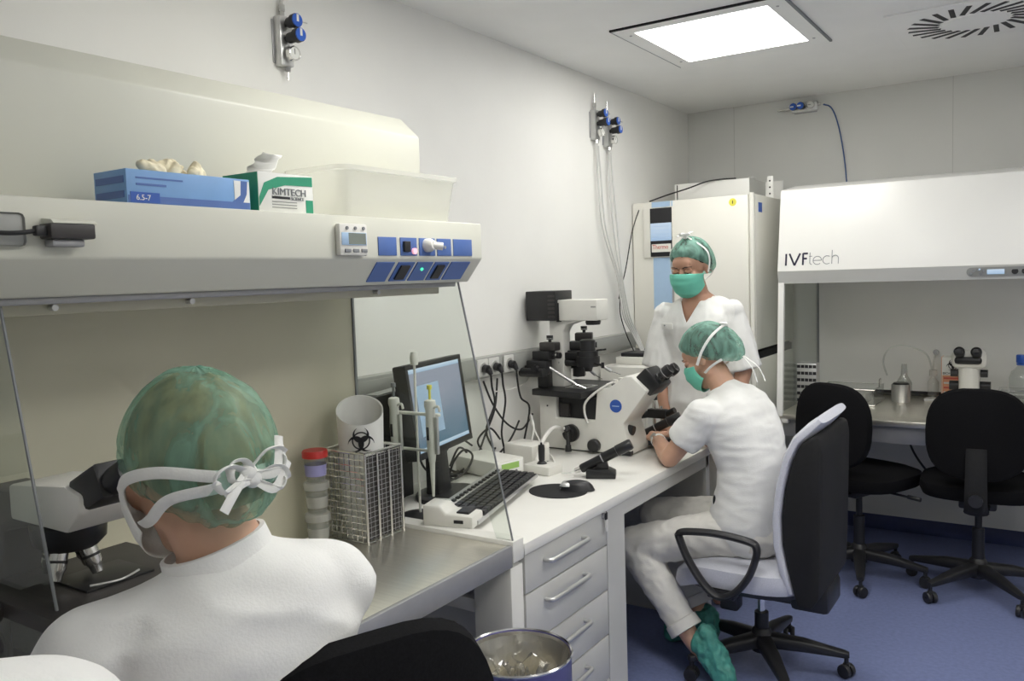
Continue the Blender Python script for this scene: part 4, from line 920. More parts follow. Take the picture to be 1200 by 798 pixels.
# ================================================================ INVERTED MICROSCOPE
t = thing('inverted_microscope', 'large white inverted microscope with black stage on the desk', 'microscope', (0.32, 3.18, DZ))
ys, ye = 3.085, 3.265
fr = obj('frame', MB().prism([(0.10, DZ + 0.006), (0.535, DZ + 0.006), (0.535, 0.795), (0.505, 0.900), (0.612, 1.040), (0.545, 1.098), (0.515, 1.098), (0.445, 1.048), (0.385, 1.035), (0.372, 0.905), (0.185, 0.905), (0.185, 1.002), (0.10, 1.002)], ys, ye, 'xz', bev=0.006), 'scope_white', t)
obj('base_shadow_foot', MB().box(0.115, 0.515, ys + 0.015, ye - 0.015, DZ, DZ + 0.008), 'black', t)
obj('foot_recess', MB().box(0.49, 0.537, ys - 0.001, ys + 0.02, DZ + 0.004, DZ + 0.022), 'black', fr)
obj('inner_block', MB().box(0.187, 0.371, ys + 0.02, ye - 0.01, 0.903, 0.995, 0.004), 'scope_black', t)
for k in range(3):
    a = k * 2.1; obj('objective', MB().lathe([(0.015, 0), (0.015, 0.035), (0.010, 0.045), (0, 0.046)], (0.275 + 0.03 * math.cos(a), 3.16 + 0.04 * math.sin(a), 0.945), (0, 0, 1), 16), 'scope_black', t)
obj('filter_slider', MB().box(0.20, 0.245, ys + 0.004, ys + 0.03, 0.912, 0.97, 0.003), 'scope_dark', t)
# logo disc
obj('emblem', MB().cyl((0.472, ys - 0.0015, 0.972), (0.472, ys + 0.002, 0.972), 0.027, n=30), 'print_navy', fr, label='round blue emblem')
obj('emblem_line', MB().box(0.456, 0.488, ys - 0.0019, ys - 0.0014, 0.970, 0.9735), 'pale_blue', fr)
# focus and side knobs
obj('focus_knob', MB().lathe([(0.036, 0), (0.038, 0.004), (0.038, 0.02), (0.026, 0.022), (0.026, 0.038), (0.022, 0.040), (0, 0.040)], (0.262, ys, 0.845), (0, -1, 0), 28), 'scope_black', t)
kn_ = obj('side_joystick', MB().cyl((0.272, ys - 0.055, 0.800), (0.272, ys - 0.055, 0.858), 0.009, n=14).cyl((0.272, ys - 0.055, 0.775), (0.272, ys - 0.055, 0.802), 0.014, 0.012, n=16).ell((0.268, ys - 0.058, 0.872), (0.015, 0.015, 0.015)), 'scope_black', t)
obj('knob_cap', MB().ell((0.262, ys - 0.072, 0.876), (0.008, 0.006, 0.008), n=10, m=6), 'chrome', kn_)
obj('side_knob', MB().lathe([(0.026, 0), (0.028, 0.004), (0.028, 0.022), (0.024, 0.026), (0, 0.026)], (0.372, ys, 0.800), (0, -1, 0), 24), 'scope_black', t)
obj('front_knob', MB().cyl((0.505, 3.13, 0.87), (0.530, 3.13, 0.865), 0.020, n=18), 'scope_black', t)
obj('port_plug', MB().cyl((0.142, ys - 0.002, 0.955), (0.142, ys + 0.002, 0.955), 0.004, n=10), 'black', fr)
# lamp lead on the side
obj('side_hose', MB().tube([(0.345, ys - 0.012, 0.895), (0.335, ys - 0.02, 0.94), (0.345, ys - 0.025, 0.985), (0.39, ys - 0.01, 1.030), (0.45, ys + 0.02, 1.068), (0.47, 3.15, 1.066)], 0.005), 'cable_white', t)
for x, z in ((0.43, 1.062), (0.46, 1.080), (0.485, 1.088)): obj('top_screw', MB().cyl((x, 3.11, z - 0.015), (x, 3.11, z), 0.010, n=12), 'scope_white', t)
# stage
sg = obj('stage', MB().prism([(0.085, 3.05), (0.345, 3.02), (0.385, 3.40), (0.095, 3.43)], 1.003, 1.030, 'xy', bev=0.003), 'scope_black', t)
obj('stage_plate', MB().lathe([(0, 0), (0.055, 0), (0.055, 0.003), (0, 0.003)], (0.255, 3.19, 1.030), (0, 0, 1), 30), 'clear_plastic', sg)
obj('stage_insert', MB().box(0.205, 0.305, 3.13, 3.25, 1.030, 1.0325, 0.001), 'alu', sg)
obj('stage_drive', MB().cyl((0.33, 3.32, 0.93), (0.33, 3.32, 1.003), 0.012, n=14), 'scope_black', t)
# illumination pillar and arm
pil = obj('pillar', MB().prism([(0.113, 1.0), (0.182, 1.0), (0.182, 1.27), (0.20, 1.300), (0.26, 1.318), (0.26, 1.335), (0.113, 1.330)], 3.165, 3.235, 'xz', bev=0.006), 'scope_white', t)
arm = obj('lamp_arm', MB().box(0.168, 0.362, 3.145, 3.255, 1.322, 1.412, 0.005), 'scope_white', t)
obj('arm_lens', MB().lathe([(0.030, 0), (0.034, 0.012), (0.030, 0.02)], (0.315, 3.20, 1.302), (0, 0, 1), 24), 'scope_black', t)
obj('arm_label', MB().box(0.335, 0.358, 3.1435, 3.1455, 1.378, 1.384), 'rail', arm)
lh = obj('lamp_house', MB().box(0.020, 0.172, 3.125, 3.275, 1.322, 1.452, 0.004), 'scope_black', t)
for k in range(6): obj('cooling_fin', MB().box(0.135, 0.168, 3.121, 3.125, 1.335 + k * 0.018, 1.344 + k * 0.018), 'scope_dark', lh)
obj('lamp_collar', MB().box(0.165, 0.178, 3.14, 3.26, 1.316, 1.40, 0.003), 'scope_black', t)
# condenser
cn = obj('condenser', MB().lathe([(0, 0), (0.016, 0), (0.022, 0.02), (0.048, 0.022), (0.052, 0.045), (0.052, 0.065), (0.046, 0.068), (0.046, 0.09), (0.034, 0.092), (0.034, 0.135), (0.026, 0.140), (0, 0.140)], (0.285, 3.20, 1.098), (0, 0, 1), 30), 'scope_black', t)
obj('condenser_carrier', MB().box(0.182, 0.285, 3.175, 3.225, 1.150, 1.180, 0.004), 'scope_black', t)
for a in (-0.4, 0.5): obj('adjust_screw', MB().cyl((0.33, 3.20, 1.19), (0.365 + 0.01 * a, 3.20 + 0.02 * a, 1.195), 0.004, n=10), 'scope_black', t)
obj('adjust_screw', MB().cyl((0.325, 3.18, 1.135), (0.375, 3.17, 1.130), 0.005, n=10).cyl((0.372, 3.17, 1.118), (0.372, 3.17, 1.142), 0.007, n=10), 'scope_black', t)
# eyepiece head
ax = V((0.70, 0, 0.71)).normalized(); px_ = V((0.72, 0, -0.69))
hb = MB().merge(MB().box(-0.05, 0.05, -0.062, 0.062, -0.015, 0.060, 0.012), Matrix.Translation((0.585, 3.175, 1.058)) @ Matrix.Rotation(math.radians(47), 4, 'Y'))
obj('binocular_head', hb, 'scope_black', t)
for s in (-1, 1):
    c = V((0.622, 3.175 + s * 0.032, 1.075))
    e = obj('eyepiece', MB().lathe([(0, 0), (0.021, 0), (0.021, 0.030), (0.018, 0.033), (0.018, 0.048), (0.024, 0.052), (0.024, 0.078), (0.021, 0.088), (0.014, 0.086), (0, 0.080)], c, V((0.78, 0, 0.62)), 22), 'scope_black', t)
    obj('eyepiece_ring', MB().lathe([(0.0243, 0.056), (0.0248, 0.058), (0.0243, 0.060)], c, V((0.78, 0, 0.62)), 22), 'grey_metal', e)
# micromanipulators
def manip(label, flip, M):
    t = thing('micromanipulator', label, 'micromanipulator', (0, 0, 0), local=True, group='micromanipulators on the stage')
    obj('mount', MB().box(-0.020, 0.020, -0.020, 0.020, -0.07, 0.03, 0.003), 'scope_black', t, True)
    obj('slide_block', MB().box(-0.050, 0.030, -0.045, -0.012, -0.020, 0.030, 0.004), 'scope_black', t, True)
    obj('slide_block', MB().box(-0.035, 0.035, -0.030, 0.020, 0.030, 0.062, 0.004), 'scope_black', t, True)
    obj('slide_block', MB().box(-0.015, 0.050, -0.012, 0.030, 0.062, 0.092, 0.004), 'scope_dark', t, True)
    for p, q, r in (((-0.05, -0.028, 0.005), (-0.088, -0.030, 0.003), 0.013), ((0.0, -0.045, 0.005), (0.0, -0.075, 0.005), 0.012), ((0.035, 0.0, 0.046), (0.066, 0.0, 0.046), 0.011), ((0.018, 0.01, 0.092), (0.018, 0.01, 0.116), 0.012)):
        k = obj('knob', MB().cyl(p, V(p).lerp(V(q), 0.4), r * 0.5, n=12).cyl(V(p).lerp(V(q), 0.4), q, r, n=18), 'scope_black', t, True)
        obj('knob_ring', MB().cyl(V(p).lerp(V(q), 0.52), V(p).lerp(V(q), 0.6), r * 1.04, n=18), 'chrome', k, True)
    obj('tool_holder', MB().cyl((0.0, -0.02, 0.02), (0.115, 0.015, -0.055), 0.006, n=12), 'alu', t, True)
    obj('needle', MB().cyl((0.115, 0.015, -0.055), (0.150, 0.028, -0.070), 0.0016, n=6), 'chrome', t, True)
    obj('hydraulic_unit', MB().cyl((-0.07, -0.05, -0.012), (0.03, -0.055, -0.010), 0.016, n=18), 'scope_black', t, True)
    t.matrix_world = M
    return t
manip('black micromanipulator on the near left side of the microscope stage', 1, Matrix.Translation((0.125, 3.100, 1.118)) @ Matrix.Scale(1.22, 4))
manip('black micromanipulator on the far side of the microscope stage', 1, Matrix.Translation((0.165, 3.33, 1.125)) @ Matrix.Rotation(-0.5, 4, 'Z'))
manip('black micromanipulator attached to the right side of the condenser', 1, Matrix.Translation((0.205, 3.270, 1.150)) @ Matrix.Rotation(0.4, 4, 'Z') @ Matrix.Scale(1.2, 4))
# coarse hand wheel cluster by the seated person's hand
t = thing('microinjector', 'chrome and black microinjector beside the front of the inverted microscope', 'microinjector', (0.52, 3.36, DZ))
obj('base', MB().box(0.46, 0.60, 3.36, 3.46, DZ, DZ + 0.025, 0.004) if False else MB().box(0.455, 0.575, 3.375, 3.435, DZ, DZ + 0.022, 0.003), 'scope_black', t)
obj('column', MB().cyl((0.50, 3.405, DZ + 0.02), (0.50, 3.405, 0.955), 0.008, n=12), 'chrome', t)
obj('column', MB().cyl((0.535, 3.405, DZ + 0.02), (0.535, 3.405, 0.93), 0.006, n=12), 'chrome', t)
obj('block', MB().box(0.475, 0.56, 3.385, 3.425, 0.875, 0.915, 0.004), 'scope_black', t)
for p, q, r in (((0.50, 3.405, 0.955), (0.50, 3.405, 0.985), 0.016), ((0.56, 3.405, 0.895), (0.60, 3.400, 0.915), 0.014), ((0.475, 3.40, 0.89), (0.445, 3.39, 0.885), 0.016)):
    obj('knob', MB().cyl(p, q, r, n=18), 'scope_black', t)

# ================================================================ SOCKETS AND CABLES
for i, y in enumerate((2.735, 2.815, 2.925)):
    s = thing('wall_socket', 'white wall socket in the grey trunking behind the monitor, %s of three' % ('left', 'middle', 'right')[i], 'socket', (0.048, y, 1.153), group='sockets in the trunking')
    obj('plate', MB().box(0.0485, 0.056, y - 0.037, y + 0.037, 1.118, 1.190, 0.004), 'cabinet_grey', s)
    obj('insert', MB().lathe([(0.024, 0), (0.024, 0.004), (0.020, 0.001), (0, 0.001)], (0.0555, y, 1.153), (1, 0, 0), 22), 'cabinet_grey', s)
    p = thing('power_plug', 'black mains plug with cord in the %s wall socket' % ('left', 'middle', 'right')[i], 'plug', (0.06, y, 1.15), group='plugs in the sockets')
    obj('plug', MB().cyl((0.060, y, 1.153), (0.080, y, 1.150), 0.017, 0.017, n=16).cyl((0.080, y, 1.150), (0.092, y + 0.004, 1.128), 0.014, 0.008, n=14), 'black', p)
    ends = [(0.07, 2.72, 0.90), (0.07, 2.83, 0.88), (0.09, 3.02, 0.95)][i]
    obj('cord', MB().tube([(0.090, y + 0.003, 1.135), (0.088, y + 0.01, 1.08), (0.07, y + (0.05 if i < 2 else 0.06), 1.0), ends, (0.08, ends[1] + 0.04 * (1 - i), 0.80), (0.12, ends[1] - 0.08, DZ + 0.006), (0.10, ends[1] - 0.20, DZ + 0.006)], 0.0042), 'cable_black', p)
for i, pts in enumerate(([(0.06, 2.98, 0.90), (0.07, 2.90, 0.84), (0.09, 2.78, 0.80), (0.10, 2.66, 0.78), (0.09, 2.58, 0.80), (0.08, 2.52, 0.775), (0.06, 2.46, 0.772)],
                         [(0.05, 2.46, 0.86), (0.045, 2.40, 0.90), (0.04, 2.34, 0.86), (0.045, 2.38, 0.80), (0.06, 2.45, 0.775), (0.10, 2.48, 0.772)],
                         [(0.05, 2.50, 0.80), (0.05, 2.56, 0.86), (0.045, 2.62, 0.82), (0.05, 2.56, 0.775), (0.06, 2.48, 0.772), (0.12, 2.42, 0.775)],
                         [(0.13, 2.40, 0.775), (0.155, 2.46, 0.80), (0.16, 2.50, 0.85), (0.15, 2.46, 0.88), (0.13, 2.42, 0.84), (0.12, 2.40, 0.78)],
                         [(0.05, 2.74, 1.10), (0.05, 2.80, 1.00), (0.05, 2.90, 0.90), (0.06, 3.00, 0.86), (0.08, 3.06, 0.92)],
                         [(0.05, 2.84, 1.10), (0.06, 2.80, 0.98), (0.05, 2.74, 0.88), (0.06, 2.66, 0.80), (0.09, 2.56, 0.775), (0.12, 2.44, 0.772)],
                         [(0.07, 2.62, 0.86), (0.06, 2.54, 0.90), (0.05, 2.46, 0.84), (0.06, 2.52, 0.775), (0.08, 2.66, 0.775), (0.07, 2.78, 0.82)],
                         [(0.04, 2.86, 0.84), (0.045, 2.78, 0.90), (0.04, 2.70, 0.86), (0.045, 2.76, 0.79), (0.06, 2.84, 0.775)])):
    tag(obj('cable', MB().tube(pts, 0.0042), 'cable_black'), 'black cable on the desk by the white boxes, %s' % ('running right', 'curled beside the monitor', 'curled behind the control box', 'coiled near the keyboard', 'dropping from the left socket', 'dropping from the middle socket', 'wide loop above the control box', 'by the power supply')[i], 'cable', 'cables on the desk')
tag(obj('cable', MB().tube([(0.06, 2.80, 1.05), (0.045, 2.95, 1.04), (0.045, 3.06, 1.055), (0.05, 3.14, 1.11), (0.09, 3.20, 1.15)], 0.003), 'cable_white'), 'thin pale cable looping along the wall to the microscope', 'cable')
tag(obj('cable', MB().tube([(0.21, 2.84, 0.85), (0.21, 2.86, 0.90), (0.16, 2.92, 0.94), (0.13, 2.97, 0.90), (0.20, 2.93, 0.82), (0.27, 2.90, 0.775), (0.35, 2.78, 0.78)], 0.004), 'cable_white'), 'white cable arching from the power supply to the joystick', 'cable')
tag(obj('cable', MB().tube([(0.29, 2.74, 0.785), (0.28, 2.80, 0.85), (0.26, 2.92, 0.89), (0.24, 3.03, 0.87), (0.24, 3.07, 0.83)], 0.008), 'cable_white'), 'thick white cable rising to the side of the inverted microscope', 'cable')
tag(obj('cable', MB().tube([(0.10, 1.2, 0.0045), (0.30, 1.30, 0.0045), (0.5, 1.55, 0.0045), (0.45, 1.75, 0.05), (0.30, 1.80, 0.30), (0.22, 1.80, 0.55)], 0.0045), 'cable_black'), 'black cable hanging under the near clean bench', 'cable')

# ================================================================ WASTE BIN
t = thing('waste_bin', 'round metal waste bin with blue outside and clear liner beside the drawers', 'bin', (0.89, 1.675, 0))
bc = (0.890, 1.675, 0); BH = 0.585
obj('drum', MB().lathe([(0, 0.0), (0.125, 0.0), (0.128, 0.01), (0.134, BH - 0.004), (0.137, BH), (0.134, BH + 0.002), (0.131, BH - 0.002), (0.124, 0.012), (0, 0.012)], bc, (0, 0, 1), 48), 'bin_blue', t)
obj('rim', MB().lathe([(0.132, BH - 0.003), (0.137, BH - 0.003), (0.138, BH + 0.001), (0.135, BH + 0.004), (0.132, BH + 0.001)], bc, (0, 0, 1), 48), 'chrome', t)
obj('inner_wall', MB().lathe([(0.1305, BH - 0.003), (0.1235, 0.014)], bc, (0, 0, 1), 48), 'steel', t)
mb = MB(); n = 40; m_ = 12
for j in range(m_ + 1):
    s_ = j / m_; r = 0.128 * (1 - s_ * 0.9) 
    for k in range(n):
        a = 2 * PI * k / n; p = V((math.cos(a) * 3, math.sin(a) * 3, s_ * 4))
        z = BH - 0.012 - 0.075 * math.sin(s_ * PI * 0.5) ** 0.6 + 0.05 * noise.noise(p * 1.2) * min(1, 0.1 + 2 * s_) + 0.030 * abs(noise.noise(p * 2.6)) * min(1, 0.1 + 2 * s_)
        mb.v.append(V((bc[0] + r * math.cos(a), bc[1] + r * math.sin(a), z)))
mb.f = [(j * n + k, j * n + (k + 1) % n, (j + 1) * n + (k + 1) % n, (j + 1) * n + k) for j in range(m_) for k in range(n)] + [tuple(range(m_ * n, m_ * n + n))]
obj('liner', mb, 'bag', t, label='crumpled clear plastic liner', ang=25)
random.seed(11)
for k, (mt, lab) in enumerate((('paper', 'crumpled white paper inside the round waste bin'), ('latex', 'discarded cream glove inside the round waste bin'), ('clear_plastic', 'clear wrapper inside the round waste bin'))):
    a = k * 2.1 + 0.4; r = 0.055
    g = MB().ell((bc[0] + r * math.cos(a), bc[1] + r * math.sin(a), BH - 0.145), (0.045, 0.040, 0.028), n=20, m=14); me = g.mesh('w'); wrinkle(me, 0.014, 45, seed=k * 3.1)
    tag(obj('crumpled_waste', me, mt, ang=20), lab, 'rubbish', 'rubbish in the waste bin')

# ================================================================ INSIDE THE FAR CABINET
FZ = 0.780
def holed_block(x0, x1, y0, y1, z0, z1, label, nm='tube_block'):
    t = thing(nm, label, 'tube rack', ((x0 + x1) / 2, (y0 + y1) / 2, z0), group='tube racks in the far cabinet')
    obj('block', MB().box(x0, x1, y0, y1, z0, z1, 0.003), 'alu', t)
    nx_, nz_ = 5, 7
    for i in range(nx_):
        for j in range(nz_):
            cx_ = x0 + (x1 - x0) * (i + 0.5) / nx_; cz_ = z0 + (z1 - z0) * (j + 0.5) / nz_
            obj('hole', MB().box(cx_ - 0.0085, cx_ + 0.0085, y0 - 0.001, y0 + 0.003, cz_ - 0.008, cz_ + 0.008), 'ink', t)
holed_block(0.856, 0.955, 4.42, 4.48, FZ, 1.025, 'grey metal tube rack with square holes standing upright in the far cabinet')
holed_block(0.825, 0.905, 4.66, 4.70, FZ, 1.000, 'darker metal tube rack behind the side glass of the far cabinet')
t = thing('wire_tray', 'shallow metal tray with wire handle in the far cabinet', 'tray', (1.07, 4.86, FZ))
tr_ = MB()
for a in ((0.90, 1.19, 4.66, 4.664), (0.90, 1.19, 4.936, 4.94), (0.90, 0.904, 4.66, 4.94), (1.186, 1.19, 4.66, 4.94)): tr_.box(a[0], a[1], a[2], a[3], FZ + 0.0, FZ + 0.085)
obj('side', tr_, 'clear_plastic', t)
obj('floor_plate', MB().box(0.902, 1.188, 4.662, 4.938, FZ, FZ + 0.004), 'steel', t)
for z in (FZ + 0.004, FZ + 0.086): obj('wire_edge', MB().tube([(0.90, 4.66, z), (1.19, 4.66, z), (1.19, 4.94, z), (0.90, 4.94, z), (0.90, 4.66, z)], 0.003, smooth=False, n=6), 'chrome', t)
obj('handle', MB().tube([(1.19, 4.80, FZ + 0.086), (1.19, 4.80, FZ + 0.125), (1.19, 4.84, FZ + 0.128), (1.19, 4.84, FZ + 0.086)], 0.003, n=6, smooth=False), 'chrome', t)
for k in range(2):
    tag(obj('dish_sleeve', MB().box(0.96 + 0.10 * k, 1.04 + 0.10 * k, 4.70, 4.90, FZ + 0.004, FZ + 0.055 + 0.004 * (k % 2), 0.004), 'milky_plastic'), 'pale dish sleeve in the metal tray, %s one of the two' % ('left', 'right')[k], 'dish sleeve', 'dish sleeves in the tray')
t = thing('steel_cup', 'brushed steel cup on the worktop of the far cabinet', 'cup', (1.285, 4.88, FZ))
obj('cup', MB().lathe([(0, 0), (0.046, 0), (0.047, 0.004), (0.047, 0.095), (0.044, 0.095), (0.044, 0.006), (0, 0.006)], (1.285, 4.88, FZ), (0, 0, 1), 32), 'alu', t)
obj('insert', MB().lathe([(0.0, 0.090), (0.0435, 0.090), (0.0435, 0.093), (0.036, 0.104), (0, 0.104)], (1.285, 4.88, FZ), (0, 0, 1), 28), 'black', t)
t = tag(obj('glass_flask', MB().lathe([(0, 0), (0.038, 0), (0.040, 0.02), (0.040, 0.09), (0.018, 0.13), (0.014, 0.19), (0.016, 0.192), (0.012, 0.19), (0.016, 0.13), (0.038, 0.088), (0, 0.004)], (1.285, 4.99, FZ), (0, 0, 1), 28), 'clear_plastic'), 'clear glass flask behind the steel cup', 'flask')
t = thing('vacuum_trap', 'clear aspirator bottle with looping tubes in the far cabinet', 'aspirator', (1.43, 4.98, FZ))
obj('bottle', MB().lathe([(0, 0), (0.026, 0), (0.028, 0.01), (0.028, 0.10), (0.012, 0.125), (0.012, 0.14), (0, 0.14)], (1.43, 4.98, FZ), (0, 0, 1), 22), 'clear_plastic', t)
obj('cap', MB().cyl((1.43, 4.98, FZ + 0.135), (1.43, 4.98, FZ + 0.165), 0.020, n=18), 'milky_plastic', t)
obj('stand', MB().box(1.39, 1.47, 4.94, 5.02, FZ - 0.0, FZ + 0.012, 0.002), 'cabinet_white', t)
obj('fitting', MB().lathe([(0, -0.01), (0.014, -0.01), (0.016, 0.0), (0.014, 0.01), (0, 0.01)], (1.435, 5.05, FZ + 0.255), (0, -1, 0), 16), 'grey_metal', t)
for pts in ([(1.43, 4.98, FZ + 0.16), (1.43, 5.0, FZ + 0.21), (1.435, 5.04, FZ + 0.25)], [(1.425, 4.98, FZ + 0.16), (1.39, 5.01, FZ + 0.25), (1.28, 5.04, FZ + 0.29), (1.20, 5.04, FZ + 0.27), (1.17, 5.04, FZ + 0.20), (1.19, 5.04, FZ + 0.12)]):
    obj('tube', MB().tube(pts, 0.005), 'clear_plastic', t)
t = thing('sharps_box', 'white and red cardboard biohazard box beside the stereo microscope', 'sharps box', (1.52, 4.98, FZ))
sb = obj('carton', MB().box(1.475, 1.580, 4.93, 5.03, FZ, 1.020, 0.001), 'paper', t)
obj('print_edge', MB().box(1.474, 1.4765, 4.9285, 5.03, FZ, 1.021), 'orange_print', sb)
obj('print_panel', MB().box(1.480, 1.579, 4.9288, 4.9302, 0.80, 0.925), 'orange_print', sb)
for k, z in enumerate((0.905, 0.880, 0.855, 0.830)): obj('print_line', MB().box(1.486, 1.572 - 0.01 * (k % 2), 4.928, 4.9290, z, z + 0.009), 'red_print' if k % 2 == 0 else 'paper', sb)
biohazard('biohazard_mark', 'ink', sb, (1.529, 4.9288, 0.978), (1, 0, 0), (0, 0, 1), 0.040)
text('lettering', 'BIOHAZARD', 0.017, 'ink', sb, (1.481, 4.9285, 0.930), (1, 0, 0), (0, 0, 1))
obj('red_foot', MB().box(1.473, 1.582, 4.926, 5.032, FZ, FZ + 0.012), 'red_plastic', sb)
# stereo microscope
t = thing('stereo_microscope', 'white stereo microscope with black eyepieces in the far cabinet', 'microscope', (1.62, 4.72, FZ))
cx_, cy_ = 1.622, 4.72
obj('base', MB().box(1.50, 1.76, 4.60, 4.90, FZ, FZ + 0.022, 0.006), 'scope_white', t)
obj('column', MB().cyl((1.622, 4.86, FZ + 0.02), (1.622, 4.86, 1.06), 0.018, n=18), 'chrome', t)
obj('focus_mount', MB().box(1.585, 1.66, 4.78, 4.90, 0.90, 0.97, 0.008), 'scope_white', t)
obj('focus_arm', MB().box(1.60, 1.645, 4.74, 4.80, 0.90, 0.95, 0.004), 'scope_white', t)
obj('zoom_body', MB().lathe([(0.036, 0), (0.046, 0.015), (0.048, 0.10), (0.044, 0.13), (0, 0.13)], (cx_, cy_, 0.865), (0, 0, 1), 28), 'scope_white', t)
obj('objective', MB().lathe([(0, 0), (0.030, 0), (0.036, 0.015), (0.036, 0.055), (0, 0.055)], (cx_, cy_, 0.812), (0, 0, 1), 24), 'scope_black', t)
obj('binocular_head', MB().box(1.546, 1.698, 4.665, 4.775, 0.992, 1.082, 0.026, 3), 'scope_white', t)
obj('head_front', MB().box(1.562, 1.682, 4.655, 4.672, 1.016, 1.052, 0.014), 'scope_black', t)
for s in (-1, 1):
    obj('eyepiece', MB().lathe([(0, 0), (0.022, 0), (0.022, 0.025), (0.025, 0.028), (0.025, 0.044), (0.018, 0.050), (0.016, 0.044), (0, 0.042)], (cx_ + s * 0.037, 4.672, 1.062), (0, -0.90, 0.44), 22), 'scope_black', t)
for s in (-1, 1):
    obj('zoom_knob', MB().cyl((cx_ + s * 0.050, cy_, 0.965), (cx_ + s * 0.082, cy_, 0.965), 0.019, n=18), 'scope_black', t)
    obj('focus_knob', MB().cyl((cx_ + s * 0.040, cy_ + 0.05, 0.895), (cx_ + s * 0.092, cy_ + 0.05, 0.895), 0.024, n=20), 'scope_black', t)
# bottle with blue cap
t = thing('media_bottle', 'clear laboratory bottle with blue cap at the right edge of the far cabinet', 'bottle', (1.86, 4.90, FZ))
obj('bottle', MB().lathe([(0, 0), (0.056, 0), (0.060, 0.006), (0.060, 0.15), (0.05, 0.18), (0.024, 0.205), (0.022, 0.23), (0.019, 0.23), (0.021, 0.203), (0.047, 0.176), (0.057, 0.148), (0.057, 0.008), (0, 0.008)], (1.845, 4.90, FZ), (0, 0, 1), 30), 'clear_plastic', t)
obj('pour_ring', MB().lathe([(0.026, 0.214), (0.030, 0.218), (0.026, 0.222)], (1.845, 4.90, FZ), (0, 0, 1), 24), 'blue_plastic', t)
obj('cap', MB().lathe([(0.028, 0.225), (0.030, 0.228), (0.030, 0.262), (0.027, 0.266), (0, 0.266)], (1.845, 4.90, FZ), (0, 0, 1), 26), 'blue_plastic', t)
t = thing('acrylic_box', 'low clear box beside the blue capped bottle', 'box', (1.80, 4.75, FZ))
obj('box', MB().box(1.755, 1.95, 4.66, 4.80, FZ, FZ + 0.10, 0.004), 'clear_plastic', t)
obj('lid', MB().box(1.75, 1.955, 4.655, 4.805, FZ + 0.10, FZ + 0.112, 0.003), 'clear_plastic', t)
# cables under the far bench
for i, pts in enumerate(([(1.27, 4.99, 0.70), (1.30, 4.95, 0.60), (1.36, 4.90, 0.48), (1.46, 4.90, 0.36), (1.60, 4.92, 0.28)], [(1.37, 4.99, 0.70), (1.40, 4.95, 0.62), (1.50, 4.92, 0.50), (1.62, 4.92, 0.42)], [(1.29, 4.99, 0.63), (1.36, 4.97, 0.61), (1.46, 4.95, 0.57), (1.54, 4.95, 0.58)])):
    tag(obj('cable', MB().tube(pts, 0.006), 'cable_black'), 'black cable dangling under the far cabinet, %s' % ('longest one', 'right one', 'sagging cross one')[i], 'cable', 'cables under the far cabinet')

# ================================================================ OFFICE CHAIRS
def five_star(t, mats='black', z=0.10, rad=0.30, rot=0.0):
    obj('hub', MB().lathe([(0, -0.03), (0.038, -0.03), (0.045, 0.0), (0.036, 0.05), (0.028, 0.06), (0, 0.06)], (0, 0, z), (0, 0, 1), 20), 'black', t, True)
    for k in range(5):
        a = rot + 2 * PI * k / 5; u = V((math.cos(a), math.sin(a), 0)); w = V((-u.y, u.x, 0))
        mb = MB(); rings = []
        for s_, ww, zz, hh in ((0.03, 0.030, z + 0.012, 0.028), (0.15, 0.026, z + 0.006, 0.024), (rad - 0.01, 0.018, z - 0.012, 0.013), (rad + 0.01, 0.012, z - 0.014, 0.010)): rings.append((u * s_ + V((0, 0, zz)), w, V((0, 0, 1)), ww, hh))
        leg = obj('leg', mb.loft(rings, 12, 3.5), 'black', t, True)
        c = u * rad; sw = V((math.cos(a + 0.9 + k), math.sin(a + 0.9 + k), 0)); cw = MB()
        for s_ in (-1, 1): cw.lathe([(0.004, -0.009), (0.024, -0.009), (0.026, -0.005), (0.026, 0.005), (0.024, 0.009), (0.004, 0.009)], c + sw * s_ * 0.013 + V((0, 0, 0.026)), sw, 18)
        ca = obj('caster', cw, 'black', leg, True)
        obj('caster_stem', MB().cyl(c + V((0, 0, 0.03)), c + V((0, 0, z - 0.012)), 0.008, n=10).box(c.x - 0.012, c.x + 0.012, c.y - 0.012, c.y + 0.012, 0.030, 0.056, 0.004), 'black', leg, True)
def pad(rings, n=32, ex=3.2): return MB().loft(rings, n, ex)
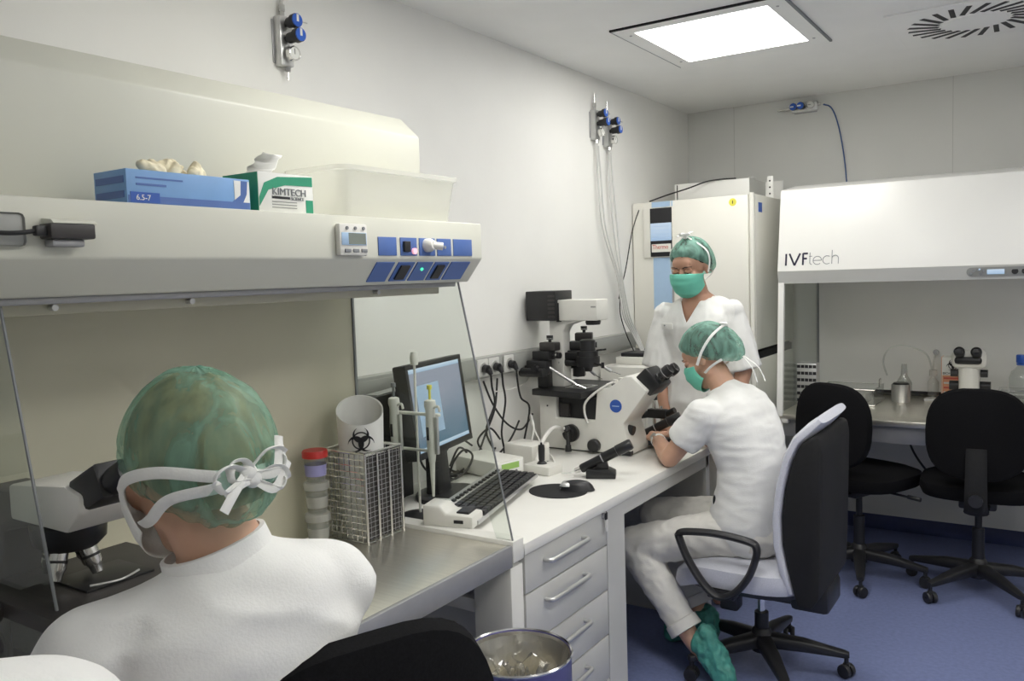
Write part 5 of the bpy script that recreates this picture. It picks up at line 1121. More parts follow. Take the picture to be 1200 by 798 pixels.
def black_chair(label):
    """faces +x in its own space, back at -x"""
    t = thing('office_chair', label, 'chair', (0, 0, 0), local=True, group='black laboratory chairs')
    five_star(t)
    obj('gas_column', MB().cyl((0, 0, 0.14), (0, 0, 0.30), 0.026, n=16).cyl((0, 0, 0.28), (0, 0, 0.43), 0.015, n=14), 'black', t, True)
    mech = obj('mechanism', MB().box(-0.13, 0.10, -0.075, 0.075, 0.415, 0.460, 0.01), 'black', t, True)
    obj('lever', MB().cyl((0.02, -0.06, 0.44), (0.04, -0.26, 0.43), 0.006, n=8).cyl((0.04, -0.23, 0.432), (0.045, -0.29, 0.428), 0.010, n=10), 'black', mech, True)
    X, Y = V((1, 0, 0)), V((0, 1, 0))
    obj('seat', pad([((0.02, 0, 0.460), X, Y, 0.19, 0.20), ((0.02, 0, 0.466), X, Y, 0.222, 0.232), ((0.02, 0, 0.495), X, Y, 0.236, 0.245), ((0.02, 0, 0.525), X, Y, 0.230, 0.240), ((0.02, 0, 0.540), X, Y, 0.195, 0.205), ((0.02, 0, 0.538), X, Y, 0.10, 0.11)]), 'black_fabric', t, True)
    sup = obj('back_support', MB().tube([(-0.12, 0, 0.440), (-0.24, 0, 0.432), (-0.285, 0, 0.47), (-0.290, 0, 0.60), (-0.275, 0, 0.72)], [0.05, 0.05, 0.045, 0.042, 0.04], n=12, r2=0.014, up=lambda p: V((1, 0, 0.7)) if p.x > -0.2 else V((1, 0, 0.05))), 'black_matte', t, True)
    obj('adjust_wheel', MB().cyl((-0.315, 0, 0.50), (-0.29, 0, 0.50), 0.028, n=16), 'black', sup, True)
    Z = V((0.06, 0, 1)).normalized(); rr = []
    for s_, hw in ((-0.010, 0.30), (-0.004, 0.80), (0.006, 0.96), (0.030, 1.0), (0.052, 0.93), (0.060, 0.70), (0.062, 0.30)):
        rr.append((V((-0.262 + s_, 0, 0.775)), Y, Z, 0.205 * hw, 0.200 * hw))
    mb = MB().loft(rr, 40, 2.9)
    for v in mb.v:   # dish the back around the sitter and narrow it towards the top
        v.x += 0.9 * (v.y ** 2) - 0.25 * (v.z - 0.70) ** 2 * (1 if v.z < 0.7 else 0.2); v.y *= 1.0 - 0.35 * max(0, v.z - 0.80)
    obj('backrest', mb, 'black_fabric', t, True)
    sh_ = MB()
    for s_, hw in ((-0.022, 0.25), (-0.020, 0.75), (-0.014, 0.93), (-0.002, 0.985)): sh_.v += []
    obj('back_shell', MB().loft([(V((-0.262 + s_, 0, 0.775)), Y, Z, 0.205 * hw, 0.200 * hw) for s_, hw in ((-0.020, 0.25), (-0.018, 0.74), (-0.010, 0.90), (-0.002, 0.95))], 40, 2.9), 'black', t, True) if False else None
    return t
c1 = black_chair('black office chair at the far cabinet, its back partly behind the white-padded chair')
def place(o, x, y, rz, s=1.0): o.location = (x, y, 0); o.rotation_euler = (0, 0, rz); o.scale = (s, s, s)
place(c1, 1.19, 4.27, math.radians(66))
c2 = dup(c1, (1.70, 4.30, 0), math.radians(92), 'black office chair at the far cabinet by the right edge of the picture')
c3 = dup(c1, (1.02, 0.875, 0), math.radians(158), 'black office chair at the bottom edge behind the person at the near bench')
c3.scale = (1.08, 1.08, 1.08)
# white-padded task chair, faces -x
t = thing('task_chair', 'task chair with pale grey padding, black back shell and loop armrests under the seated person', 'chair', (1.07, 3.08, 0), local=True)
five_star(t, rot=math.radians(14), z=0.10)
obj('gas_column', MB().cyl((0, 0, 0.14), (0, 0, 0.22), 0.026, n=16), 'black', t, True)
obj('column_rod', MB().cyl((0, 0, 0.20), (0, 0, 0.32), 0.014, n=14), 'chrome', t, True)
obj('mechanism', MB().box(-0.13, 0.16, -0.09, 0.09, 0.300, 0.352, 0.012), 'black', t, True)
obj('tilt_box', MB().box(-0.12, -0.05, -0.13, -0.06, 0.25, 0.33, 0.012), 'black', t, True)
X, Y = V((1, 0, 0)), V((0, 1, 0))
ms = MB().loft([((-0.04, 0, 0.365), X, Y, 0.215, 0.21), ((-0.04, 0, 0.372), X, Y, 0.248, 0.235), ((-0.04, 0, 0.405), X, Y, 0.262, 0.245), ((-0.04, 0, 0.440), X, Y, 0.255, 0.240), ((-0.04, 0, 0.455), X, Y, 0.215, 0.205), ((-0.04, 0, 0.452), X, Y, 0.10, 0.10)], 36, 3.2)
for v in ms.v: v.z -= 0.9 * max(0, -0.16 - v.x) ** 1.3
obj('seat', ms, 'seat_fabric', t, True)
obj('seat_pan', MB().loft([((-0.03, 0, 0.345), X, Y, 0.18, 0.17), ((-0.03, 0, 0.350), X, Y, 0.225, 0.215), ((-0.03, 0, 0.372), X, Y, 0.240, 0.228)], 32, 3.2), 'black', t, True)
# back: side profile (x, z), pad in front and shell behind
prof = [(0.165, 0.385), (0.140, 0.47), (0.122, 0.56), (0.120, 0.66), (0.132, 0.76), (0.155, 0.86), (0.185, 0.925), (0.225, 0.965), (0.262, 1.000)]
def backpad(th, off, hw, mat_, nm, zlo, zhi, n=9):
    mb = MB(); rings = []
    for i, (x, z) in enumerate(prof):
        if z < zlo or z > zhi: continue
        d = V(prof[min(i + 1, len(prof) - 1)]) - V(prof[max(i - 1, 0)]) if False else V((prof[min(i + 1, len(prof) - 1)][0] - prof[max(i - 1, 0)][0], 0, prof[min(i + 1, len(prof) - 1)][1] - prof[max(i - 1, 0)][1])).normalized()
        nrm = V((d.z, 0, -d.x)); taper = 1.0 - 0.10 * max(0, (z - 0.75) / 0.3); e = 0.92 if i in (0, len(prof) - 1) else 1.0
        rings.append((V((x, 0, z)) + nrm * off, V((0, 1, 0)), nrm, hw * taper * e, th * (0.75 if i in (0, len(prof) - 1) else 1.0)))
    return obj(nm, mb.loft(rings, 32, 3.6), mat_, t, True)
backpad(0.022, 0.0, 0.225, 'seat_fabric', 'back_pad', 0, 2)
sh = MB(); shp = [(0.178, 0.385), (0.155, 0.48), (0.140, 0.56), (0.138, 0.66), (0.150, 0.76), (0.172, 0.85), (0.200, 0.915), (0.245, 0.950), (0.268, 0.945), (0.275, 0.90), (0.272, 0.70), (0.268, 0.50), (0.262, 0.385), (0.235, 0.345), (0.19, 0.345)]
obj('back_shell', MB().prism(shp, -0.218, 0.218, 'xz', bev=0.012), 'black_matte', t, True)
obj('back_housing', MB().box(0.13, 0.268, -0.10, 0.10, 0.285, 0.39, 0.02), 'black', t, True)
for s_ in (-1, 1):
    y = s_ * 0.255
    a = obj('armrest', MB().tube([(-0.225, y, 0.560), (-0.195, y, 0.572), (-0.08, y, 0.580), (0.035, y, 0.568), (0.062, y, 0.550), (0.058, y, 0.505), (0.030, y, 0.435), (-0.02, y, 0.372), (-0.075, y, 0.350), (-0.13, y, 0.385), (-0.19, y, 0.47), (-0.222, y, 0.545), (-0.225, y, 0.560)], 0.013, n=10, r2=0.020, up=(0, 1, 0)), 'black', t, True)
    obj('arm_bracket', MB().box(-0.12, -0.02, min(y, y - s_ * 0.09), max(y, y - s_ * 0.09), 0.340, 0.368, 0.006), 'black', a, True)
obj('lever', MB().cyl((0.02, 0.09, 0.33), (0.0, 0.30, 0.32), 0.006, n=8), 'black', t, True)
t.location = (1.07, 3.08, 0)
# ================================================================ PEOPLE
def hmat(c, fwd, roll=0.0):
    """head frame: local x = gaze, y = left, z = crown"""
    f = V(fwd).normalized(); l = V((0, 0, 1)).cross(f).normalized(); u = f.cross(l)
    M = Matrix(((f.x, l.x, u.x, c[0]), (f.y, l.y, u.y, c[1]), (f.z, l.z, u.z, c[2]), (0, 0, 0, 1)))
    return M @ Matrix.Rotation(roll, 4, 'X')
class CapShape:
    def __init__(s, a=.115, b=.094, h=.115, c=(-.008, 0, .012), tilt=(-.5, 0, .87)):
        s.a, s.b, s.h, s.c = a, b, h, V(c); s.e3 = V(tilt).normalized(); s.e2 = V((0, 1, 0)); s.e1 = s.e2.cross(s.e3).normalized()
    def pt(s, th, ph, k=1.0): return s.c + (s.e1 * s.a * math.sin(ph) * math.cos(th) + s.e2 * s.b * math.sin(ph) * math.sin(th) + s.e3 * s.h * math.cos(ph)) * k
    def push(s, p, k=1.03):
        d = V(p) - s.c; q = math.sqrt((d.dot(s.e1) / s.a) ** 2 + (d.dot(s.e2) / s.b) ** 2 + (d.dot(s.e3) / s.h) ** 2)
        return s.c + d / q * k
    def mesh(s, M, f0, f1, k=1.0, wr=0.02, n=96, m=26, seed=0.0, tuck=0.88, sag=0.0):
        mb = MB()
        for i in range(m + 1):
            for j in range(n):
                th = 2 * PI * j / n; fm = f0 + (f1 - f0) * (0.5 - 0.5 * math.cos(th)); t = i / m; ph = fm * t
                kk = k * (1 - (1 - tuck) * max(0, (t - 0.86) / 0.14) ** 1.5)
                q = V((math.cos(th) * 2.2, math.sin(th) * 2.2, ph * 1.1 + seed))
                kk *= 1 + wr * (noise.noise(q) + 0.8 * (abs(noise.noise(q * 2.3)) - 0.2)) + wr * 0.7 * math.sin(th * 17 + 2 * noise.noise(q)) * t ** 4
                p = s.pt(th, ph, kk); back = max(0, -(p - s.c).normalized().dot(s.e1)); p = p + V((-1, 0, -0.5)).normalized() * sag * back * back * t
                mb.v.append(M @ p)
        mb.f = [(i * n + j, i * n + (j + 1) % n, (i + 1) * n + (j + 1) % n, (i + 1) * n + j) for i in range(m) for j in range(n)]
        return mb
def add_head(mb, M, s=1.0):
    R = M.to_3x3(); P = lambda x, y, z: M @ (V((x, y, z)) * s)
    E = lambda c, r: mb.ell(P(*c), [q * s for q in r], R, 24, 16)
    E((-.006, 0, .030), (.093, .074, .082)); E((.035, 0, -.030), (.058, .060, .075))
    mb.caps(P(.020, .030, -.060), P(.065, .012, -.092), .030 * s, .022 * s); mb.caps(P(.020, -.030, -.060), P(.065, -.012, -.092), .030 * s, .022 * s)
    E((.076, 0, -.090), (.018, .022, .016)); E((.072, 0, .042), (.018, .048, .026))
    mb.caps(P(.090, 0, .012), P(.108, 0, -.026), .0075 * s, .012 * s); E((.098, .010, -.030), (.010, .008, .008)); E((.098, -.010, -.030), (.010, .008, .008))
    E((.080, 0, -.056), (.018, .024, .012))
    for sd in (-1, 1):
        E((.066, sd * .042, -.022), (.026, .024, .026)); E((.0, sd * .076, -.008), (.017, .009, .030)); E((.083, sd * .030, .026), (.010, .022, .007))
def face_details(root, body, M, s=1.0, down=True, brows=True):
    R = M.to_3x3(); P = lambda x, y, z: M @ (V((x, y, z)) * s)
    for sd in (-1, 1):
        e = obj('eye', MB().ell(P(.0775, sd * .031, .006), (.0155 * s, .0155 * s, .0125 * s), R, 16, 10), 'eye_white', body)
        obj('iris', MB().ell(P(.0905, sd * .031, .002), (.0032, .006, .006), R, 12, 8), 'ink', e)
        lid = MB().ell(P(.0785, sd * .031, .0085), (.0160 * s, .0170 * s, .0125 * s), R, 16, 10); 
        obj('eyelid', lid, 'skin_tan', e)
        obj('lashes', MB().tube([P(.086, sd * .017, .000), P(.0950, sd * .031, -.0035), P(.083, sd * .046, .001)], .0010, n=6), 'brow', e)
        if brows: obj('eyebrow', MB().tube([P(.092, sd * .013, .027), P(.094, sd * .030, .033), P(.078, sd * .052, .028)], [.0022, .0026, .0012], n=6), 'brow', body)
def mask_part(root, M, matname='mask_green', s=1.0):
    mb = MB(); nu, nv = 26, 20
    for j in range(nv + 1):
        v = j / nv
        f = np.interp(v, [0, .15, .35, .6, .85, 1], [.106, .120, .127, .122, .110, .092])
        for i in range(nu + 1):
            u = -1 + 2 * i / nu; a = u * 1.42; zt, zbm = .006 - .024 * u * u, -.116 + .040 * u * u
            z = zt + (zbm - zt) * v; w = .082 - .010 * v
            x = .010 + (f - .010) * max(0, math.cos(a)) ** 0.62 + .0022 * math.sin(v * 6 * PI) * (1 - abs(u)); y = w * math.sin(a)
            mb.v.append(M @ (V((x, y, z)) * s))
    mb.f = [(j * (nu + 1) + i, j * (nu + 1) + i + 1, (j + 1) * (nu + 1) + i + 1, (j + 1) * (nu + 1) + i) for j in range(nv) for i in range(nu)]
    o = obj('face_mask', mb, matname, root, ang=None); set_smooth(o.data, 60)
    md = o.modifiers.new('s', 'SOLIDIFY'); md.thickness = 0.0015
    return o
def strap(parent, M, cap, pts, w=.006, k=1.035, free=(), name='mask_tie'):
    q = []
    for i, p in enumerate(pts): q.append(M @ (V(p) if i in free else cap.push(p, k)))
    c = M @ cap.c
    return obj(name, MB().tube(q, w, n=8, r2=.0016, up=lambda p: (p - c), sub=8), 'tie_white', parent)
def bow(parent, M, c, out, side, s=0.045):
    """knot with two loops and two loose ends"""
    c, out, side = V(c), V(out).normalized(), V(side).normalized(); up = side.cross(out)
    k = obj('bow_knot', MB().ell(M @ (c + out * .006), (.012, .012, .012), None, 12, 8), 'tie_white', parent)
    for sd in (-1, 1):
        L = [c + out * .006, c + side * sd * s * .55 + up * .016 + out * .020, c + side * sd * s + up * .010 + out * .018, c + side * sd * s * .9 - up * .010 + out * .016, c + side * sd * s * .4 - up * .006 + out * .012, c + out * .006]
        obj('bow_loop', MB().tube([M @ p for p in L], .0065, n=8, r2=.0018, up=M.to_3x3() @ up, sub=8), 'tie_white', k)
        T = [c + out * .006, c + side * sd * s * .6 - up * .012 + out * .018, c + side * sd * s * 1.1 - up * (.030 if sd > 0 else -.026) + out * .016]
        obj('bow_end', MB().tube([M @ p for p in T], .006, n=8, r2=.0016, up=M.to_3x3() @ out, sub=8), 'tie_white', k)
def hand(mb, wrist, d, pn, th, curl=0.35, s=1.0):
    """palm, four fingers of unequal length and a thumb that leaves the side of the palm; pn = palm normal, th = thumb side"""
    wrist, d = V(wrist), V(d).normalized(); pn = V(pn); pn = (pn - d * pn.dot(d)).normalized(); t_ = d.cross(pn); t_ = t_ if t_.dot(V(th)) > 0 else -t_
    for i, (off, ln) in enumerate(((.027, .92), (.009, 1.0), (-.009, .95), (-.026, .76))):
        k = wrist + d * .082 * s + t_ * off * s + pn * .004; mb.caps(wrist + t_ * off * .5 * s + d * .01, k, .014 * s, .0105 * s, 10)
        p = k; ang = curl * (0.8 + 0.1 * i)
        dd = (d + t_ * off * 2.2).normalized()
        for q, (sl, r0, r1) in enumerate(((.042, .0098, .0088), (.026, .0088, .0082), (.020, .0082, .0066))):
            dd = (dd * math.cos(ang) + pn * math.sin(ang)).normalized() if q == 0 else (dd * math.cos(ang * 1.2) + (pn * dd.dot(d) - d * dd.dot(pn)).normalized() * math.sin(ang * 1.2)).normalized()
            e = p + dd * sl * ln * s; mb.caps(p, e, r0 * s, r1 * s, 10); p = e
    mb.caps(wrist + d * .02, wrist + d * .07 * s, .020 * s, .018 * s, 12)
    b = wrist + d * .022 * s + t_ * .020 * s; m1 = b + (d * .6 + t_ * .75 + pn * .25).normalized() * .042 * s; m2 = m1 + (d * .9 + t_ * .3 + pn * .35).normalized() * .030 * s; m3 = m2 + (d * .95 + t_ * .05 + pn * .40).normalized() * .022 * s
    mb.caps(b, m1, .0135 * s, .0115 * s, 10); mb.caps(m1, m2, .0110 * s, .0095 * s, 10); mb.caps(m2, m3, .0095 * s, .0075 * s, 10)
def bez(a, b, c, t): return a * (1 - t) ** 2 + b * 2 * t * (1 - t) + c * t * t
def torso(mb, H, B, N, hl, sl, prof, ex=2.35):
    """H hip, B bend control, N neck base; hl / sl left directions at hips and shoulders; prof rows (t, half width, half depth, forward shift)"""
    H, B, N, hl, sl = map(V, (H, B, N, hl, sl)); rings = []
    for t, w, dp, sh in prof:
        p = bez(H, B, N, t); tan = (bez(H, B, N, min(t + .02, 1.2)) - bez(H, B, N, t - .02)).normalized(); u = hl.lerp(sl, max(0, min(1, t))); u = (u - tan * u.dot(tan)).normalized(); f = u.cross(tan) * 1
        rings.append((p + f * sh, u, f, w, dp))
    return mb.loft(rings, 36, ex)
def sleeve(mb, pts, rs, n=20):
    pts = [V(p) for p in pts]; rings = []
    for i, p in enumerate(pts):
        d = (pts[min(i + 1, len(pts) - 1)] - pts[max(i - 1, 0)]).normalized(); u, v, _ = frame_of(d); rings.append((p, u, v, rs[i], rs[i]))
    return mb.loft(rings, n, 2.0)
PROF = [(-.12, .150, .100, 0), (-.06, .178, .128, 0), (.05, .188, .138, 0), (.22, .172, .128, 0), (.42, .160, .116, 0), (.62, .172, .120, .008), (.78, .184, .120, .010), (.88, .172, .104, .004), (.95, .135, .086, 0), (1.01, .085, .070, 0), (1.05, .064, .060, 0)]
def sc_prof(p, kw, kd): return [(t, w * kw, d * kd, s) for t, w, d, s in p]

# ---------------------------------------------------------------- person at the near bench, seen from behind
P_ = thing('person', 'person in white tunic and green cap seen from behind, bent over the near microscope', 'person', (1.10, 0.70, 0))
N = V((1.085, 0.685, 1.150)); H = V((1.07, 0.70, 0.66)); sl = -V((.37, .93, 0)).normalized()   # left of the person
fA = V((-.93, .37, 0)).normalized(); hc = V((1.050, 0.676, 1.290)); M = hmat(hc, (-.98, .13, -.36), 0.0)
Rs = N - sl * .142 + V((0, 0, -.055)); Ls = N + sl * .142 + V((-.02, 0, -.080))
Re = Rs + V((-.12, .01, -.215)); Le = Ls + V((-.13, -.03, -.20)); Rw = V((0.86, 0.98, 0.835)); Lw = V((0.83, 0.62, 0.84))
sk = MB(); add_head(sk, M, 1.0); sk.caps(hc + V((.02, -.005, -.07)), N + V((0.005, 0, .02)), .052, .056); torso(sk, H, V((1.12, .715, .93)), N, sl, sl, sc_prof(PROF, .82, .80))
sk.limb([Rs, Re, Rw], [.048, .040, .027]); sk.limb([Ls, Le, Lw], [.048, .040, .027])
hand(sk, Rw, (-.9, -.1, -.1), (0, 0, -1), (0, -1, 0), .3); hand(sk, Lw, (-.9, .2, -.1), (0, 0, -1), (0, 1, 0), .3)
kn = [V((.80, .92, .64)), V((.78, .62, .64))]; hp = [H - sl * .09, H + sl * .09]; an = [V((.84, 1.0, .10)), V((.82, .60, .10))]
for k in range(2): sk.limb([hp[k], kn[k], an[k]], [.075, .055, .038]); sk.caps(an[k] + V((.03, 0, -.05)), an[k] + V((-.15, 0, -.065)), .038, .030)
body = obj('body', fuse(sk, .006, 4), 'skin_light', P_)
tu = MB(); torso(tu, H, V((1.125, .715, .93)), N, sl, sl, sc_prof(PROF, .90, .98))
for S, E_ in ((Rs, Re), (Ls, Le)):
    tu.ell(S + V((0, 0, -.006)), (.068, .068, .062)); tu.caps(N + V((.01, 0, -.035)), S, .058, .058); sleeve(tu, [S, S.lerp(E_, .35), S.lerp(E_, .75), S.lerp(E_, .95)], [.062, .069, .069, .073])
me = fuse(tu, .008, 14); wrinkle(me, .011, 5.5, (1.0, 1.0, 2.0), 3.0, lambda c: 1.0 if c[2] < 1.12 else max(.12, 1 - (c[2] - 1.12) * 14))
tun = obj('tunic', me, 'scrub', P_, ang=None); set_smooth(me, 180)
colr = MB(); dn = (hc + V((.02, -.005, -.07)) - N).normalized()
u_, v_, _ = frame_of(dn); vs = []
rng = []
for hgt, rr in ((-.030, .076), (-.008, .073), (.012, .071), (.032, .069), (.033, .063), (.0, .065), (-.03, .066)): rng.append((N + dn * hgt, u_, v_, rr, rr * .97))
obj('collar', MB().loft(rng, 32, 2.1, cap=False), 'scrub', tun)
pt = MB(); pt.ell(H, (.15, .17, .13))
for k in range(2): sleeve(pt, [hp[k], hp[k].lerp(kn[k], .5), kn[k], kn[k].lerp(an[k], .5), kn[k].lerp(an[k], .93)], [.098, .092, .082, .068, .060]); pt.ell(kn[k], (.080, .080, .080))
me = fuse(pt, .010, 6); wrinkle(me, .006, 12, seed=5); obj('trousers', me, 'trouser', P_, ang=None); set_smooth(me, 180)
for k in range(2): obj('shoe_cover', MB().ell(an[k] + V((-.05, 0, -.055)), (.14, .058, .047)), 'shoe_cover', P_)
cp = CapShape(.122, .091, .114, (-.016, 0, .005), (-.42, 0, .9))
obj('hair', cp.mesh(M, 1.62, 2.25, .93, .03, n=64, m=18, seed=2, tuck=.8, sag=.012), 'hair_light', P_)
cap_o = obj('bouffant_cap', cp.mesh(M, 1.60, 2.45, 1.0, .042, seed=4.2, tuck=.86, sag=.024), 'cap_green', P_, ang=None); set_smooth(cap_o.data, 180)
mk = mask_part(P_, M, 'tie_white', 1.0)
for sd in (-1, 1):
    strap(mk, M, cp, [(.020, sd * .082, -.018), (-.02, sd * .1, -.012), (-.075, sd * .08, -.018), (-.105, sd * .035, -.034), (-.125, .004, -.044)], .0075, 1.085)
    strap(mk, M, cp, [(.025, sd * .078, -.072), (-.02, sd * .09, -.075), (-.075, sd * .08, -.055), (-.105, sd * .035, -.048), (-.125, .004, -.050)], .0075, 1.085)
bow(mk, M, cp.push((-.125, .008, -.044), 1.06), (-1, 0, -.05), (0, 1, -.20), .048)
bow(mk, M, cp.push((-.125, .004, -.052), 1.07), (-1, -.2, -.05), (0, 1, .35), .036)

# a fourth person mostly outside the picture: only a shoulder shows in the lower left corner
D_ = dup(P_, label='white-sleeved shoulder of a person cut off by the lower left corner')
# ---------------------------------------------------------------- seated person at the inverted microscope
P_ = thing('person', 'seated person in white looking into the inverted microscope, side view with wristwatch', 'person', (1.0, 3.12, 0))
fB = V((-.97, .22, 0)).normalized(); sl = V((0, 0, 1)).cross(fB).normalized(); hl = V((-.05, -1, 0)).normalized()
H = V((1.015, 3.11, .535)); N = V((.915, 3.145, 1.035)); Bc = V((1.085, 3.13, .84)); hc = V((.842, 3.165, 1.185)); M = hmat(hc, (-.80, .05, -.52), 0.0)
Ls = N + sl * .165 + V((.01, 0, -.060)); Rs = N - sl * .165 + V((.0, 0, -.060))
Le = V((.748, 2.985, .800)); Re = V((.80, 3.36, .80)); Lw = V((.590, 3.225, .822)); Rw = V((.62, 3.42, .83))
sk = MB(); add_head(sk, M); sk.caps(hc + V((.030, 0, -.065)), N + V((.005, 0, .01)), .050, .053); torso(sk, H, Bc, N, hl, sl, sc_prof(PROF, .84, .82))
sk.limb([Ls, Le], [.045, .037]); sk.limb([Le, Le.lerp(Lw, .35), Lw], [.037, .037, .024]); sk.limb([Rs, Re, Rw], [.045, .037, .024])
hand(sk, Lw, (-.60, .72, .02), (.35, .2, -1), (.75, .7, 0), .55); hand(sk, Rw, (-.75, -.1, .1), (0, .2, -1), (-.2, -.9, 0), .55)
hpL, hpR = H + hl * .085, H - hl * .085; knL, knR = V((.615, 2.935, .452)), V((.595, 3.20, .500)); anL, anR = V((.872, 2.885, .135)), V((.815, 3.135, .125))
sk.limb([hpL, knL, knL.lerp(anL, .3), anL], [.07, .052, .052, .034]); sk.limb([hpR, knR, knR.lerp(anR, .3), anR], [.07, .052, .052, .034])
sk.limb([anL, anL + V((.055, -.01, -.045)), V((.995, 2.865, .045))], [.034, .034, .024]); sk.limb([anR, anR + V((.0, 0, -.07)), anR + V((-.13, 0, -.085))], [.034, .036, .026])
body = obj('body', fuse(sk, .005, 4), 'skin_light', P_)
tu = MB(); torso(tu, H, Bc, N, hl, sl, sc_prof(PROF, 1.0, 1.02))
tu.ell(Ls + V((0, 0, 0)), (.068, .068, .066)); tu.ell(Rs, (.068, .068, .066)); tu.caps(N + V((.01, 0, -.03)), Ls, .055, .056)
sleeve(tu, [Ls, Ls.lerp(Le, .3), Ls.lerp(Le, .62)], [.064, .068, .066]); sleeve(tu, [Rs, Rs.lerp(Re, .35), Rs.lerp(Re, .68)], [.064, .068, .066])
me = fuse(tu, .008, 6); wrinkle(me, .0048, 8, (.8, .8, 2.4), 1.5)
tun = obj('tunic', me, 'scrub', P_, ang=None); set_smooth(me, 180)
dn = (hc + V((.030, 0, -.065)) - N).normalized(); u_, v_, _ = frame_of(dn)
obj('collar', MB().loft([(N + dn * a, u_, v_, r, r) for a, r in ((-.05, .100), (-.02, .078), (.005, .068), (.022, .066), (.022, .061), (-.01, .065))], 30, 2.1, cap=False), 'scrub', tun)
obj('side_tab', MB().ell((.925, 2.985, .655), (.006, .006, .020), None, 10, 8), 'ink', tun, label='small dark tab on the side seam')
pt = MB(); pt.ell(H + V((.02, 0, -.01)), (.150, .180, .105)); pt.ell(H + V((-.03, 0, -.01)), (.14, .165, .090))
for a, b, c, in ((hpL, knL, anL), (hpR, knR, anR)):
    sleeve(pt, [a, a.lerp(b, .5), b], [.092, .084, .072]); pt.ell(b, (.072, .072, .070)); sleeve(pt, [b, b.lerp(c, .25), b.lerp(c, .6), b.lerp(c, .86), b.lerp(c, .865)], [.070, .068, .060, .056, .057])
me = fuse(pt, .007, 4); wrinkle(me, .006, 15, (1, 1, 1), 8.0); tro = obj('trousers', me, 'trouser', P_, ang=None); set_smooth(me, 180)
for b, c in ((knL, anL), (knR, anR)):
    d = (c - b).normalized(); u_, v_, _ = frame_of(d); e = b.lerp(c, .86)
    obj('cuff', MB().loft([(e - d * .030, u_, v_, .0605, .0605), (e - d * .028, u_, v_, .064, .064), (e + d * .012, u_, v_, .066, .066), (e + d * .014, u_, v_, .061, .061), (e, u_, v_, .05, .05)], 24, 2.0, cap=False), 'trouser', tro)
for c, toe, nm in ((anL, V((1.0, 2.862, .040)), 0), (anR, anR + V((-.13, 0, -.085)), 1)):
    g = MB(); mid = c.lerp(toe, .5); g.caps(c + V((.045 if nm == 0 else .015, 0, .0)) , toe, .052, .040); g.caps(c + V((.055, -.005, .05)), mid + V((.035, 0, 0)), .030, .045) if nm == 0 else g.caps(c + V((.02, 0, -.04)), mid, .048, .045)
    me = fuse(g, .005, 4); wrinkle(me, .009, 26, (1, 1, .6), 2.0 + nm)
    zmin = min(v.co.z for v in me.vertices)
    obj('shoe_cover', me, 'shoe_cover', P_, ang=None, label='green shoe cover'); set_smooth(me, 180)
cp = CapShape(.120, .096, .116, (-.012, 0, .014), (-.5, 0, .87))
obj('hair', cp.mesh(M, 1.62, 1.95, .925, .03, n=64, m=18, seed=1, tuck=.8), 'hair', P_)
cap_o = obj('bouffant_cap', cp.mesh(M, 1.58, 2.05, 1.0, .036, seed=9.2, tuck=.84, sag=.030), 'cap_green_dense', P_, ang=None); set_smooth(cap_o.data, 180)
face_details(P_, body, M)
mk = mask_part(P_, M)
for sd in (-1, 1):
    strap(mk, M, cp, [(.015, sd * .082, -.018), (-.03, sd * .09, .012), (-.08, sd * .07, .040), (-.115, sd * .01, .058)], .0055, 1.08)
    strap(mk, M, cp, [(.025, sd * .078, -.072), (-.02, sd * .09, -.066), (-.07, sd * .075, -.060), (-.110, sd * .01, -.055)], .0055, 1.0)
obj('tie_knot', MB().ell(M @ cp.push((-.115, 0, .060), 1.06), (.013, .013, .010), None, 12, 8).ell(M @ (cp.push((-.115, 0, .060), 1.06) + V((0, .015, .006))), (.012, .010, .006), None, 10, 8), 'tie_white', mk)
for k, (dx, dy) in enumerate(((.035, -.02), (.06, .02))):
    p0 = M @ cp.push((-.112, 0, -.055), 1.02); obj('tie_end', MB().tube([p0, p0 + V((.02, dy * .3, -.015)), p0 + V((.045 + dx * .4, dy, -.055)), p0 + V((.065 + dx * .5, dy * 1.5, -.11))], .006, n=8, r2=.0016, up=(1, 0, .4)), 'tie_white', mk)
t = thing('wristwatch', 'white wristwatch on the left wrist of the seated person', 'watch', tuple(Lw))
d = (Lw - Le).normalized(); u_, v_, _ = frame_of(d); wc = Le.lerp(Lw, .86)
obj('band', MB().loft([(wc - d * .010, u_, v_, .029, .027), (wc - d * .009, u_, v_, .0315, .0295), (wc + d * .009, u_, v_, .0310, .0290), (wc + d * .010, u_, v_, .0285, .0265)], 24, 2.0, cap=False), 'tie_white', t)
top = V((-.3, -.75, .6)); top = (top - d * top.dot(d)).normalized()
obj('face', MB().cyl(wc + top * .028, wc + top * .036, .015, n=20), 'chrome', t)

# ---------------------------------------------------------------- standing person
P_ = thing('person', 'standing person in white V-neck tunic and green cap looking down beside the incubator', 'person', (.62, 3.66, 0))
sl = V((1, .05, 0)).normalized(); H = V((.625, 3.70, .93)); N = V((.612, 3.665, 1.392)); Bc = V((.62, 3.72, 1.18)); hc = V((.598, 3.625, 1.540)); M = hmat(hc, (-.16, -1, -.40), 0.0)
Ls = N + sl * .152 + V((0, 0, -.060)); Rs = N - sl * .152 + V((0, 0, -.068))
Le = Ls + V((.055, .0, -.265)); Re = Rs + V((-.035, -.02, -.27)); Lw = Le + V((-.02, -.10, -.21)); Rw = Re + V((.065, -.06, -.22))
sk = MB(); add_head(sk, M); sk.caps(hc + V((.0, .025, -.065)), N + V((0, 0, .01)), .050, .054); torso(sk, H, Bc, N, sl, sl, sc_prof(PROF, .86, .84))
sk.limb([Ls, Le, Lw], [.045, .038, .025]); sk.limb([Rs, Re, Rw], [.045, .038, .025])
